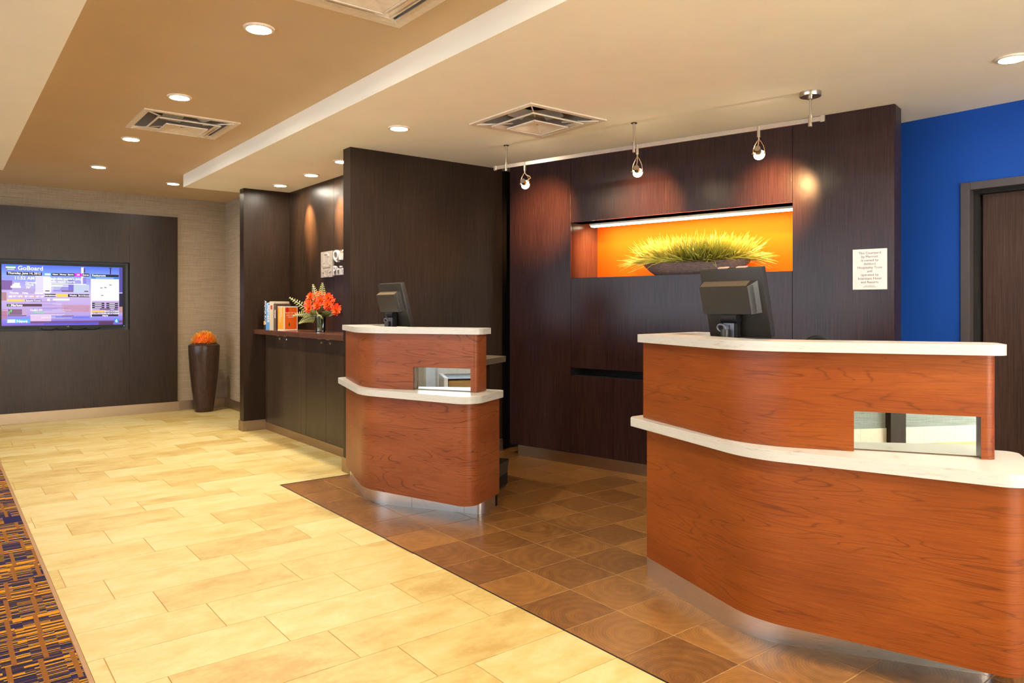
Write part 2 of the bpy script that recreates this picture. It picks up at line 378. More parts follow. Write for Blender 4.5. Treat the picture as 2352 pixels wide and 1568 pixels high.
def holes_slab(bm, x0, x1, y0, y1, z0, z1, holes, put=None):
    """slab in the x-y plane with rectangular holes, as boxes between grid lines; put(x,y,z) maps axes"""
    xs = sorted({x0, x1, *[h[0] for h in holes], *[h[1] for h in holes]}); ys = sorted({y0, y1, *[h[2] for h in holes], *[h[3] for h in holes]})
    xs = [x for x in xs if x0 <= x <= x1]; ys = [y for y in ys if y0 <= y <= y1]
    put = put or (lambda x, y, z: (x, y, z)); cache = {}
    def V(x, y, z):
        k = (x, y, z)
        if k not in cache: cache[k] = bm.verts.new(put(x, y, z))
        return cache[k]
    solid = lambda i, j: 0 <= i < len(xs)-1 and 0 <= j < len(ys)-1 and not any(h[0] < (xs[i]+xs[i+1])/2 < h[1] and h[2] < (ys[j]+ys[j+1])/2 < h[3] for h in holes)
    for i in range(len(xs)-1):
        for j in range(len(ys)-1):
            if not solid(i, j): continue
            a, b_, c, d = xs[i], xs[i+1], ys[j], ys[j+1]
            for z in (z0, z1): bm.faces.new((V(a, c, z), V(b_, c, z), V(b_, d, z), V(a, d, z)))
            for di, dj, p, q in ((-1, 0, (a, c), (a, d)), (1, 0, (b_, c), (b_, d)), (0, -1, (a, c), (b_, c)), (0, 1, (a, d), (b_, d))):
                if not solid(i+di, j+dj): bm.faces.new((V(*p, z0), V(*q, z0), V(*q, z1), V(*p, z1)))
    return bm
def text_bm(s, size, extrude=0, align='CENTER', bold=0, bm=None, M=None, spacing=1.0, line=1.0):
    cu = bpy.data.curves.new('lettering', 'FONT'); cu.body = s; cu.size = size; cu.extrude = extrude; cu.align_x = align; cu.align_y = 'CENTER'
    cu.offset = bold; cu.resolution_u = 3; cu.space_character = spacing; cu.space_line = line
    o = bpy.data.objects.new('lettering', cu); C.objects.link(o)
    dg = bpy.context.evaluated_depsgraph_get(); me = bpy.data.meshes.new_from_object(o.evaluated_get(dg))
    bm = bm or B(); n0 = len(bm.verts); bm.from_mesh(me); bm.verts.ensure_lookup_table()
    if M is not None: bmesh.ops.transform(bm, matrix=M, verts=bm.verts[n0:])
    bpy.data.objects.remove(o); bpy.data.curves.remove(cu); bpy.data.meshes.remove(me)
    return bm
def copy_tree(o, parent=None):
    c = o.copy(); C.objects.link(c)
    if parent: c.parent = parent
    for ch in o.children: copy_tree(ch, c)
    return c
def struct(name, bm, mat, parent=None, **k):
    o = obj(name, bm, mat, parent, **k)
    if parent is None: o['kind'] = 'structure'
    return o

# ------------------------------------------------------------------ structure: floor
TOPZ, LOWZ = 2.600, 2.474
floor = struct('floor', bx(-6, 5.1, -4, 9.7, -.12, -.012), MT['grout'])
obj('tile_grout', bx(.419, 1.9205, -.95, 9.60, -.012, -.0022), plain('gold_grout', LC(.42, .25, .085), .8), floor)
obj('tile_grout', bx(1.9205, 2.905, 5.106, 9.60, -.012, -.0022), MT['grout'], floor)
PX, PY = .577, .2835; Y0T = 1.834
def tile_mesh(w, d, t=.012, name='tile', mat=None, bev=.0012):
    bm = bx(-w/2, w/2, -d/2, d/2, -t, 0, bevel=bev); me = bpy.data.meshes.new(name)
    bmesh.ops.recalc_face_normals(bm, faces=bm.faces); bm.to_mesh(me); bm.free(); me.materials.append(mat); return me
cache = {}
def place_tile(x0, x1, y0, y1, mat, name):
    g = .0016; w, d = round(x1-x0-2*g, 4), round(y1-y0-2*g, 4)
    if w < .01 or d < .01: return
    k = (w, d, name)
    if k not in cache: cache[k] = tile_mesh(w, d, .012, name, mat)
    o = bpy.data.objects.new(name, cache[k]); C.objects.link(o); o.parent = floor
    o.location = ((x0+x1)/2, (y0+y1)/2, 0)
far_bm = B()
def tiles(xa, xb, ya, yb, piece=True):
    k = math.floor((ya-Y0T)/PY+1e-6)
    while Y0T+k*PY < yb-1e-6:
        y0, y1 = max(ya, Y0T+k*PY), min(yb, Y0T+(k+1)*PY)
        off = 1.199-.1473*(k-2); x = off+math.floor((xa-off)/PX)*PX
        while x < xb-1e-6:
            a, b_ = max(xa, x), min(xb, x+PX)
            if b_-a > .012 and y1-y0 > .012:
                if piece: place_tile(a, b_, y0, y1, MT['tile'], 'tile')
                else: box(far_bm, a+.0016, b_-.0016, y0+.0016, y1-.0016, -.012, 0)
            x += PX
        k += 1
tiles(.420, 1.922, 1.2, 5.100); tiles(.420, 2.905, 5.100, 9.60)
tiles(-1.05, 4.99, -3.95, .25, False); tiles(.420, 1.922, .25, 1.2, False)
obj('tiles', far_bm, MT['tilefar'], floor, kind='stuff')
WX, WY = .2955, .2915
wbase = obj('wood_tile_grout', bx(1.926, 5.0, .25, 5.30, -.012, -.0012), MT['wgrout'], floor)
for i in range(11):
    for j in range(-6, 12):
        x0, y0 = 1.927+i*WX, 2.117+j*WY; x1, y1 = x0+WX, y0+WY
        if i == 0: x0 = 1.927
        x1, y0, y1 = min(x1, 5.0), max(y0, .26), min(y1, 5.098 if x0 < 2.4 else 5.25)
        if x1-x0 > .02 and y1-y0 > .02 and not (x0 > 4.75 and y0 > 3): place_tile(x0, x1, y0, y1, MT['wtile'], 'wood_tile')
bm = B(); box(bm, 1.9205, 1.9265, .25, 5.106, -.012, .0012); box(bm, 1.9265, 2.47, 5.0995, 5.106, -.012, .0012)
obj('edge_strip', bm, MT['strip'], floor)
obj('edge_strip', bx(.404, .419, -1.0, 9.6, -.012, .003, bevel=.002), plain('tan_edge_strip', LC(.30, .16, .075), .5), floor)
tag(struct('floor_carpet', bx(-5.95, .404, -1.0, 9.6, -.012, .002), MT['carpet']), kind='structure')

# ------------------------------------------------------------------ structure: ceiling, soffits, walls
VENT_T, VENT_L, VENT_C = (1.43, 2.78), (1.43, 5.738), (3.106, 3.682)
hole = lambda c: (c[0]-.30, c[0]+.30, c[1]-.30, c[1]+.30)
ceil = struct('ceiling', holes_slab(B(), -6, 5.1, -4, 9.7, TOPZ, TOPZ+.05, [hole(VENT_T), hole(VENT_L)]), MT['tray'])
sof = struct('ceiling_soffit_desk', holes_slab(B(), 1.975, 5.1, -4, 7.885, LOWZ, LOWZ+.03, [hole(VENT_C)]), MT['soffit'])
obj('soffit_side', bx(1.975, 1.999, -4, 7.885, LOWZ+.03, TOPZ), MT['soffit'], sof)
obj('soffit_side', bx(1.999, 5.1, 7.861, 7.885, LOWZ+.03, TOPZ), MT['soffit'], sof)
sof2 = struct('ceiling_soffit_lounge', bx(-6, .475, -4, 7.9, LOWZ, LOWZ+.03), MT['soffit'])
obj('soffit_side', bx(.451, .475, -4, 7.9, LOWZ+.03, TOPZ), MT['soffit'], sof2)
obj('soffit_side', bx(-6, .451, 7.876, 7.9, LOWZ+.03, TOPZ), MT['soffit'], sof2)

struct('wall_back', bx(-6, 3.0, 9.62, 9.74, -.1, TOPZ), MT['cloth'])
struct('wall_corridor', bx(2.915, 3.0, 7.68, 9.62, -.1, TOPZ), MT['cloth'])
struct('baseboard_back', bx(2.33, 2.915, 9.602, 9.62, 0, .116, bevel=.002), MT['bronze'])
struct('baseboard_corridor', bx(2.899, 2.915, 7.68, 9.602, 0, .116, bevel=.002), MT['bronze'])
wf = struct('wall_front', holes_slab(B(), -6, 5.1, -.1, TOPZ, -4.1, -4, [(-.75, 3.95, .25, 2.35)], lambda x, y, z: (x, z, y)), MT['cloth2'])
w = struct('window_5', holes_slab(B(), -.75, 3.95, .25, 2.35, -4.06, -4.0, [(-.70+k*.93, -.70+k*.93+.88, .30, 2.30) for k in range(5)], lambda x, y, z: (x, z, y)), MT['frame'])  # made-up window, out of view, as a setting for the front fill lamp
for k in range(5): obj('pane', bx(-.70+k*.93, -.70+k*.93+.88, -4.035, -4.03, .30, 2.30), MT['pane'], w)
wl = struct('wall_left', holes_slab(B(), -4, 9.7, -.1, TOPZ, 0, .1, [(y-.85, y+.85, .5, 2.4) for y in (.2, 2.6, 5.0, 7.2)], lambda x, y, z: (-6-z, x, y)), MT['white'])
for i, y in enumerate((.2, 2.6, 5.0, 7.2)):
    w = struct('window_%d' % (i+1), holes_slab(B(), y-.85, y+.85, .5, 2.4, 0, .06, [(y-.80, y-.02, .55, 2.35), (y+.02, y+.80, .55, 2.35)], lambda x, yy, z: (-6-z, x, yy)), MT['frame'])
    for s in (-1, 1): obj('pane', bx(-6.035, -6.03, min(y+s*.02, y+s*.8), max(y+s*.02, y+s*.8), .55, 2.35), MT['pane'], w)
# wall behind the camera, with tiled base, that the near desk's mirror shows
wb = struct('wall_lobby', bx(-1.2, -1.05, -4, -.9, 0, TOPZ), MT['cloth2'])
bb = struct('baseboard_lobby', bx(-1.05, -1.042, -4, -.9, 0, .15), MT['grout'])
for k in range(8):
    y1 = -1.04-.333*k
    if y1 > -3.9: obj('tile', bx(-1.05, -1.036, y1-.331, y1, 0, .152, bevel=.001), MT['base_t'], bb)
struct('trim_1', bx(-1.06, -.98, -1.80, -1.64, 0, 2.3, bevel=.004), MT['dark'])

# right side: blue wall and door
BX = 5.02
struct('wall_right', holes_slab(B(), -4, 5.3, -.1, LOWZ, 0, .1, [(.915, 1.815, -.1, 1.985)], lambda x, y, z: (BX+z, x, y)), MT['blue'])
dr = struct('door_1', bx(BX+.075, BX+.115, .95, 1.767, .008, 1.952), MT['doorw'])
bm = B(); box(bm, BX-.018, BX+.10, 1.808, 1.861, 0, 2.026, bevel=.003); box(bm, BX-.018, BX+.10, .869, .922, 0, 2.026, bevel=.003); box(bm, BX-.018, BX+.10, .922, 1.808, 1.978, 2.026, bevel=.003)
obj('door_frame', bm, MT['frame'], dr)
bm = B(); box(bm, BX+.04, BX+.12, 1.785, 1.808, 0, 1.978); box(bm, BX+.04, BX+.12, .922, .95, 0, 1.978); box(bm, BX+.04, BX+.12, .95, 1.785, 1.955, 1.978)
box(bm, BX+.118, BX+.14, .88, 1.85, -.02, 2.02); obj('door_stop_and_light_block', bm, MT['slot'], dr)  # wide box is a hidden backing sheet, added to block outside light
bm = B(); lathe(bm, [(.03, 0), (.03, .012), (.012, .016), (.012, .05)], 16, M=Matrix.Translation((BX+.075, 1.02, .95)) @ Matrix.Rotation(-PI/2, 4, 'Y')); cyl(bm, (BX+.03, 1.02, .95), (BX+.03, 1.13, .95), .009)
obj('door_handle', bm, MT['chrome'], dr, smooth=True)

# partition beside the far desk
PTX, PTY = 2.475, 5.13
pt = struct('wall_partition', bx(PTX, 3.925, PTY, PTY+.12, .105, LOWZ), MT['dark'])
struct('wall_recess', bx(3.925, 5.02, PTY+.07, PTY+.16, 0, LOWZ), MT['slot'])
struct('baseboard_partition', bx(PTX-.014, 3.925, PTY-.012, PTY+.12, 0, .106, bevel=.001), MT['bronze'])
struct('trim_2', bx(3.925, 3.94, PTY+.02, PTY+.08, 0, LOWZ), MT['slot'])
# alcove
struct('wall_alcove_end', bx(2.472, 2.956, 7.56, 7.68, .103, LOWZ), MT['dark'])
struct('baseboard_alcove_end', bx(2.458, 2.956, 7.546, 7.68, 0, .104, bevel=.001), MT['bronze'])
ab = struct('wall_alcove_back', bx(2.958, 3.02, 5.25, 7.56, 0, LOWZ), MT['slot'])
obj('panel', bx(2.950, 2.960, 5.251, 6.46, 0.9, LOWZ), MT['dark'], ab)
obj('panel', bx(2.950, 2.960, 6.463, 7.556, 0.9, LOWZ), MT['dark'], ab)

# feature wall with niche: local x along the wall, local y into the wall
FW = empty('wall_feature', (3.89, 5.05, 0), math.atan2(-.97944, .20174)); FW['kind'] = 'structure'
n0, n1, nz0, nz1 = .704, 2.473, 1.495, 1.940
xz = lambda x, y, z: (x, z, y)
obj('backing', holes_slab(B(), .066, 3.074, .07, LOWZ, .018, .158, [(n0, n1, nz0, nz1), (n0, n1, .71, .772)], xz), MT['slot'], FW)
def fpan(a, b_, z0, z1, name='panel'): obj(name, bx(a+.0012, b_-.0012, 0, .018, z0+.0012, z1-.0012, bevel=.0008), MT['feature'], FW)
fpan(.059, n0, .086, LOWZ); fpan(n0, n1, nz1, LOWZ); fpan(n0, n1, .772, nz0); fpan(n1, 3.078, .086, LOWZ)
for a, b_ in ((.704, 1.104), (1.104, 1.558), (1.558, 2.012), (2.012, 2.473)): fpan(a, b_, .086, .710, 'cupboard_door')
obj('end_panel', bx(3.0745, 3.0785, .018, .16, .086, LOWZ), MT['dark'], FW); obj('end_panel', bx(.058, .0655, .018, .16, .086, LOWZ), MT['dark'], FW)
nd = .39
nb = obj('niche_back', bx(n0-.01, n1+.01, nd, nd+.012, nz0-.012, nz1+.012), MT['orange'], FW)
gl = mk_espresso('niche_veneer', S(60, 38, 28), S(92, 62, 46), .22)
obj('niche_side', bx(n0-.012, n0, .018, nd, nz0-.012, nz1+.012), gl, FW); obj('niche_side', bx(n1, n1+.012, .018, nd, nz0-.012, nz1+.012), gl, FW)
obj('niche_top', bx(n0, n1, .018, nd, nz1, nz1+.012), gl, FW); obj('niche_floor', bx(n0, n1, .018, nd, nz0-.012, nz0), gl, FW)
obj('slot_back', bx(n0, n1, .158, .17, .70, .78), MT['slot'], FW)
struct('baseboard_feature', bx(.162, 3.07, -.013, .16, 0, .086, bevel=.001), MT['bronze'], FW)
# strip lamp in the niche
sl = thing('strip_light', 'glowing warm strip light along the top of the orange niche', 'light')
sl.location = FW.matrix_world.translation
sl.location = (3.89, 5.05, 0); sl.rotation_euler = FW.rotation_euler
obj('housing', bx(.76, 2.468, .185, .255, nz1-.012, nz1), MT['white'], sl)
obj('tube', bx(.765, 2.463, .195, .245, nz1-.024, nz1-.012, bevel=.004), MT['led'], sl)
area('strip_glow', (1.62, .205, nz1-.030), (.28, 0, 0), 1.66, .05, NICHE_W, (1, .82, .42), sl)

# television wall panelling
TP = empty('wall_panelling', (0, 9.56, 0)); TP['kind'] = 'structure'
t0, t1, tz0, tz1 = .49, 1.802, 1.003, 1.785
obj('backing', holes_slab(B(), -.05, 2.325, 0, 2.355, .016, .06, [(t0, t1, tz0, tz1)], xz), MT['slot'], TP)
for a, b_, c, d in ((-.05, t0, .115, 2.36), (t0, t1, .115, tz0), (t0, t1, tz1, 2.36), (t1, 2.33, .115, 2.36)):
    obj('panel', bx(a+.0008, b_-.0008, 0, .016, c+.0008, d-.0008), MT['dark'], TP)
obj('panel_edge', bx(2.325, 2.330, .016, .06, .115, 2.36), MT['dark'], TP)
rl = plain('recess_lining', S(52, 54, 58), .5)
bm = B(); box(bm, t0, t1, .0595, .062, tz0, tz1); box(bm, t0-.004, t0, .002, .06, tz0, tz1); box(bm, t1, t1+.004, .002, .06, tz0, tz1); box(bm, t0, t1, .002, .06, tz0-.004, tz0); box(bm, t0, t1, .002, .06, tz1, tz1+.004)
obj('recess_lining', bm, rl, TP)
struct('baseboard_panelling', bx(-.05, 2.342, -.012, .06, 0, .116, bevel=.001), MT['bronze'], TP)

# ------------------------------------------------------------------ ceiling lamps and vents
def downlight(x, y, z, label, power=DOWN_W, angle=126, group='round recessed ceiling lights', target=None, blend=1.0):
    t = thing('recessed_downlight', label, 'light', (x, y, z), 0, group)
    bm = lathe(B(), [(.056, -.004), (.058, -.010), (.071, -.008), (.074, 0), (.056, 0), (.056, -.004)], 32, cap=False); obj('trim_ring', bm, MT['vent'], t, smooth=True)
    obj('lens', lathe(B(), [(.0, -.006), (.030, -.0055), (.056, -.004)], 32, cap=False), MT['lens'], t, smooth=True)
    spot('downlight_beam', (0, 0, -.02), target or (0, 0, -1), power, WARM, angle, blend, .055, t)
    return t
DL = [(1.228, 3.534, TOPZ, 'round recessed ceiling light in the tan ceiling beside the big cropped air vent'),
 (1.228, 4.993, TOPZ, 'round recessed ceiling light in the tan ceiling just in front of the far air vent'),
 (1.228, 6.462, TOPZ, 'round recessed ceiling light in the tan ceiling just beyond the far air vent'),
 (2.026, 8.496, TOPZ, 'small far recessed light in the tan ceiling by the end of the cream soffit'),
 (2.475, 4.385, LOWZ, 'recessed light in the cream soffit in front of the dark partition, over the far desk'),
 (2.711, 6.420, LOWZ, 'recessed light over the book shelf, the middle one of the three in the alcove'),
 (2.699, 7.154, LOWZ, 'farthest recessed light over the book shelf, nearest the alcove end panel'),
 (2.664, 5.672, LOWZ, 'recessed light over the book shelf half hidden behind the dark partition edge'),
 (4.141, 1.309, LOWZ, 'recessed light at the right edge of the picture above the blue wall')]
for i, (x, y, z, l) in enumerate(DL):
    if i in (5, 6, 7): downlight(x, y, z, l, WASH_W, 120)
    else: downlight(x, y, z, l)
for y in (6.36, 7.08):   # the accent beams of the two alcove lights that scallop the back panel
    spot('alcove_accent_beam', (2.70, y, LOWZ-.015), (2.955, y-.06, LOWZ-.015-.255/math.tan(math.radians(36))), 150, (1, .62, .30), 42, 1.0, .012)
for x, y, z, l in ((1.228, 2.07, TOPZ, 'recessed light in the tan ceiling, next one toward the camera from the cropped vent'), (1.228, .60, TOPZ, 'recessed light in the tan ceiling beside the camera'), (1.228, -.87, TOPZ, 'recessed light in the tan ceiling behind the camera'), (1.228, 7.93, TOPZ, 'recessed light in the tan ceiling at the end of its row near the television'),
        (-1.6, 1.2, LOWZ, 'added recessed fill light over the lounge carpet level with the near desk'), (-1.6, 4.2, LOWZ, 'added recessed fill light over the lounge booth'), (-3.8, 2.5, LOWZ, 'added recessed fill light over the white lounge table'), (-1.6, 7.0, LOWZ, 'added recessed fill light over the carpet short of the television wall'), (2.9, -.6, LOWZ, 'added recessed fill light in the cream soffit behind the camera'), (2.35, .4, LOWZ, 'added recessed fill light in the cream soffit in front of the near desk')):  # unseen lounge and soffit lamps on this line are added as general fill
    downlight(x, y, z, l, DOWN_W)

def vent(cx, cy, z, label):
    t = thing('ceiling_vent', label, 'vent', (cx, cy, z), 0, 'square ceiling air vents')
    def ring(bm, h0, za, h1, zb, th=.004):
        for k in range(4):
            M = Matrix.Rotation(k*PI/2, 4, 'Z')
            vs = [M @ Vector(v) for v in ((-h0, -h0, za), (h0, -h0, za), (h1, -h1, zb), (-h1, -h1, zb))]
            a = [bm.verts.new(v) for v in vs]; b_ = [bm.verts.new(v+Vector((0, 0, th))) for v in vs]
            bm.faces.new(a); bm.faces.new(b_[::-1])
            for i in range(4): bm.faces.new((a[i], b_[i], b_[(i+1) % 4], a[(i+1) % 4]))
        return bm
    obj('frame', holes_slab(B(), -.32, .32, -.32, .32, -.008, 0, [(-.285, .285, -.285, .285)]), MT['vent'], t)
    obj('inner_lip', ring(B(), .285, -.008, .272, .004), MT['vent'], t)
    obj('louver', ring(ring(B(), .214, -.022, .190, -.010), .214, -.026, .205, -.026), MT['vent'], t)
    obj('face_plate', ring(ring(B(), .142, -.042, .012, -.022), .142, -.046, .132, -.046), MT['vent'], t)
    for k in range(4):
        M = Matrix.Rotation(k*PI/2+PI/4, 4, 'Z'); obj('hanger', bx(.16, .40, -.003, .003, -.012, -.004, M=M), MT['vent'], t)
    bm = holes_slab(B(), -.295, .295, -.295, .295, .16, .17, []); obj('plenum', ring(bm, .295, .0, .293, .165), MT['plen'], t)
    obj('duct_collar', lathe(B(), [(.10, .155), (.10, .10), (.093, .10), (.093, .155)], 24, cap=False), MT['blackm'], t, smooth=True)
    for k in range(4):
        M = Matrix.Rotation(k*PI/2+.2, 4, 'Z') @ Matrix.Translation((.15, 0, .085)) @ Matrix.Rotation(.5, 4, 'Y')
        obj('blade', bx(-.05, .05, -.075, .075, -.002, .002, M=M), MT['blade'], t)
    return t
vent(*VENT_T, TOPZ, 'square white ceiling vent cropped by the top edge of the picture')
vent(*VENT_L, TOPZ, 'square white ceiling vent in the tan ceiling toward the television wall')
vent(*VENT_C, LOWZ, 'square white ceiling vent in the cream soffit beside the track lights')

# track rail and its lamps; rail axis in plan
ra, rb = Vector((3.373, 4.359)), Vector((3.901, 2.225)); rd = (rb-ra).normalized(); rang = math.atan2(rd.y, rd.x); RZ = 2.315
tr = thing('track_rail', 'long satin metal track rail hanging on three rods from the cream soffit', 'rail', (ra.x, ra.y, RZ), rang)
Ltr = (rb-ra).length
obj('rail', bx(-.09, Ltr+.055, -.006, .006, -.013, .013), MT['chrome'], tr)
obj('end_cap', bx(-.115, -.09, -.009, .009, -.019, .017, bevel=.002), MT['chrome'], tr); obj('end_cap', bx(Ltr+.055, Ltr+.08, -.009, .009, -.019, .019, bevel=.002), MT['chrome'], tr)
for s in (0, 1.077, Ltr):
    bm = B(); cyl(bm, (s, 0, -.035), (s, 0, .03), .0115, 18); cyl(bm, (s, 0, .03), (s, 0, LOWZ-RZ-.03), .006, 14); cyl(bm, (s, 0, LOWZ-RZ-.04), (s, 0, LOWZ-RZ), .009, 14)
    obj('rod', bm, MT['chrome'], tr, smooth=True)
    if s < Ltr-.1: obj('rod_flange', lathe(B(), [(.02, -.004), (.02, 0), (0, 0)], 20, c=(s, 0, LOWZ-RZ)), MT['strip'], tr, smooth=True)
bm = lathe(B(), [(.0, -.026), (.056, -.026), (.058, -.022), (.058, 0), (0, 0)], 40, c=(Ltr, 0, LOWZ-RZ), cap=False); cyl(bm, (Ltr, 0, LOWZ-RZ-.04), (Ltr, 0, LOWZ-RZ-.025), .016, 16)
obj('canopy', bm, MT['chrome'], tr, smooth=True)
def spotlight(s, drop, aim, label, loop=False):
    """s along the rail, drop from the rail to the lamp pivot, aim = point on the feature wall (x along wall, z)"""
    p = ra+rd*s; t = thing('track_spotlight', label, 'light', (p.x, p.y, RZ), rang, 'spotlights on the track rail')
    bm = B(); cyl(bm, (0, 0, -.052), (0, 0, .012), .0105, 18); cyl(bm, (0, 0, -.068), (0, 0, -.052), .005, 12); obj('stem', bm, MT['chrome'], t, smooth=True)
    w = FW.location.xy+Vector((.20174, -.97944))*aim[0]; tgt = Vector((w.x, w.y, aim[1]))
    piv = Vector((0, 0, -drop)); Mw = Matrix.Translation((p.x, p.y, RZ)) @ Matrix.Rotation(rang, 4, 'Z')
    lt = Mw.inverted() @ tgt; d = (lt-piv).normalized()
    ax = d.cross(Vector((0, 0, 1))).normalized()
    def yk(k): # half hoop of the yoke
        h = drop-.070
        return [Vector((0, 0, -.070))+ax*k*(.005+.027*math.sin(min(1, u*1.25)*PI/2))+Vector((0, 0, -h*u)) for u in [i/9 for i in range(10)]]
    bm = B(); tube(bm, yk(1), .0026, 6); tube(bm, yk(-1), .0026, 6); tube(bm, [piv+ax*.027, piv+ax*.040], .004, 8); tube(bm, [piv-ax*.027, piv-ax*.040], .004, 8)
    obj('yoke', bm, MT['copper'], t, smooth=True)
    q = Vector((0, 0, 1)).rotation_difference(d).to_matrix().to_4x4()
    M = Matrix.Translation(piv) @ q
    bm = lathe(B(), [(0, -.062), (.017, -.062), (.019, -.059), (.019, -.015), (.013, -.011), (.013, -.006)], 24, cap=False, M=M)
    obj('head', bm, MT['chrome'], t, smooth=True)
    bm = lathe(B(), [(.013, -.008), (.024, 0), (.031, .012), (.032, .018), (.029, .018), (.014, .0)], 28, cap=False, M=M); obj('reflector', bm, MT['bulb'], t, smooth=True)
    a, b_ = Vector((0, 0, -.068)), piv+d*-.06
    if loop: pts = [a, a+Vector((0, 0, -.015))+rd_l*.012, a+Vector((0, 0, -.03))+rd_l*.045, a+Vector((0, 0, -.042))+rd_l*.052, a+Vector((0, 0, -.055))+rd_l*.03, b_]
    else: pts = [a, a*.5+b_*.5+Vector((.002, 0, 0)), b_]
    bm = B(); tube(bm, pts, .0032, 8); obj('cord', bm, plain('pale_cord', S(190, 160, 132), .5), t, smooth=True)
    l = spot('spot_beam', piv+d*.03, lt, TRACK_W, (1, .52, .20), 62, 1.0, .03, t)
    return t
rd_l = Vector((1, 0, 0))
spotlight(.175, .150, (.47, 2.01), 'track spotlight at the far end of the rail, with a looped cord', True)
spotlight(1.102, .165, (1.41, 1.98), 'track spotlight in the middle of the rail beside a hanging rod')
spotlight(1.905, .150, (2.35, 1.97), 'track spotlight nearest the round ceiling canopy')

# ------------------------------------------------------------------ reception desks (local frame: left end of the steel plinth at the origin)
V2 = lambda *a: Vector(a)
sd, pd = V2(.52, -.854).normalized(), V2(.854, .52).normalized()
PL = [V2(0, 0), V2(-.20, -.675), V2(.218, -1.362), V2(.218, -1.362)+pd*.20]
plinth_path = arc_pts(PL, [0, .38, .045, 0], 14)
LG = [V2(-.073, -.02), V2(-.290, -.735), V2(-.012, -1.585), V2(.385, -1.372), V2(.32, -1.25)]
UB = V2(.05, -1.2); UE = UB+sd*.215
UL = [V2(.42, .035), V2(-.035, 0), V2(-.252, -.704), UE, UE+pd*.14]
def make_desk(loc, label, mat, seams=False):
    t = thing('reception_desk', label, 'desk', loc, 0, 'curved reception desks')
    # plinth
    pp = arc_pts([V2(.45, .02)]+PL, [0, 0, .38, .045, 0], 14)
    bm = B(); uv = bm.loops.layers.uv.new('UVMap'); sheet(bm, pp, .012, 0, .104, uv); obj('plinth', bm, MT['steel'], t)
    if seams:
        for k in (.30, .66):
            q = PL[1]+sd*(k+.02)+V2(-pd.x, -pd.y)*.0006; bm = B()
            prism(bm, [q-sd*.0008, q+sd*.0008, q+sd*.0008+pd*.002, q-sd*.0008+pd*.002], .002, .102); obj('seam', bm, MT['slot'], t)
    bm = B(); uv = bm.loops.layers.uv.new('UVMap'); sheet(bm, offset(plinth_path, -.02), .01, .09, .125, uv); obj('shadow_gap', bm, MT['slot'], t)
    if seams:
        q = PL[3]; prism(bm := B(), [tuple(q), tuple(q+pd*.04), tuple(q+pd*.04-sd*.03), tuple(q-sd*.03)], .0, .085); obj('foot', bm, MT['blackm'], t)
    # lower body: follows the ledge
    lg = arc_pts([V2(.40, .03)]+LG, [0, 0, .40, .11, .035, 0], 14)
    lb = offset(lg, -.028)
    bm = B(); uv = bm.loops.layers.uv.new('UVMap'); sheet(bm, lb, .025, .113, .704, uv); obj('lower_body', bm, mat, t)
    # ledge slab: band between outer ledge line and a line under the upper body
    up = offset(arc_pts(PL, [0, .38, .045, 0], 14), .03)
    outer = arc_pts(LG, [0, .40, .11, .045, 0], 14); outer[0] = V2(-.055, .05)
    outer = [V2(.40, .05), V2(-.05, .05), V2(-.078, .03)]+outer[1:]
    inner = offset(plinth_path, -.14)
    poly = outer+[p for p in inner[::-1] if (p-PL[2]).length > .2]
    bm = prism(B(), [tuple(p) for p in poly], .704, .745, bevel=.004); obj('ledge', bm, MT['stone'], t, smooth=False)
    # upper body with the mirror opening
    path = arc_pts(UL, [0, .03, .40, .03, 0], 14)
    # insert split points for the opening on segment two
    o0, o1 = UL[2]+sd*0, UL[3]; segL = (UL[3]-UL[2]).length
    a0 = (UB-sd*.217-UL[2]).dot(sd); a1 = (UB+sd*.170-UL[2]).dot(sd)
    pa, pb = UL[2]+sd*a0, UL[2]+sd*a1
    idx = max(i for i, p in enumerate(path) if (p-UL[2]).dot(sd) < a0 and i < len(path)-16)
    path = path[:idx+1]+[pa, pb]+path[idx+1:]; i0 = idx+1; i1 = idx+2
    bm = B(); uv = bm.loops.layers.uv.new('UVMap')
    sheet(bm, path, .03, .746, 1.094, uv, 0, i0); sheet(bm, path, .03, .887, 1.094, uv, i0, i1); sheet(bm, path, .03, .746, 1.094, uv, i1, None)
    obj('upper_body', bm, mat, t)
    # counter slab
    SE = UB-pd*.03+sd*.248; oc = [V2(.46, .075), V2(-.056, .010), offset(UL, .03)[2], SE, SE+pd*.205, SE+pd*.205-sd*.80]
    po = arc_pts(oc, [0, .012, .42, .055, .05, 0], 14)
    pi_ = [V2(.085, -.20), V2(.105, -.05), V2(.46, -.045)]
    bm = prism(B(), [tuple(p) for p in po+pi_], 1.094, 1.130, bevel=.004); obj('counter_top', bm, MT['stone'], t)
    # mirror pane set back in the opening, with dark reveals
    q0, q1 = pa+pd*.034, pb+pd*.034
    bm = prism(B(), [tuple(q0), tuple(q1), tuple(q1+pd*.006), tuple(q0+pd*.006)], .750, .889); obj('mirror', bm, MT['mirror'], t)
    bm = prism(B(), [tuple(q0), tuple(q1), tuple(q1+pd*.008), tuple(q0+pd*.008)], .7455, .750)
    for q in (pa-sd*.004, pb): prism(bm, [tuple(q+pd*.003), tuple(q+sd*.004+pd*.003), tuple(q+sd*.004+pd*.042), tuple(q+pd*.042)], .746, .887)
    obj('mirror_frame', bm, plain('bronze_reveal', LC(.14, .085, .055), .4, .6), t)
    # staff worktop and its support
    E_ = PL[2]
    wt = [E_-sd*.10+pd*.06, E_-sd*.10+pd*.65, V2(.52, -.10), V2(.08, -.06), V2(-.12, -.60)]
    bm = prism(B(), [tuple(p) for p in wt], .880, .920, bevel=.003); obj('worktop', bm, plain('beige_worktop', LC(.075, .055, .038), .6), t)
    bm = B()
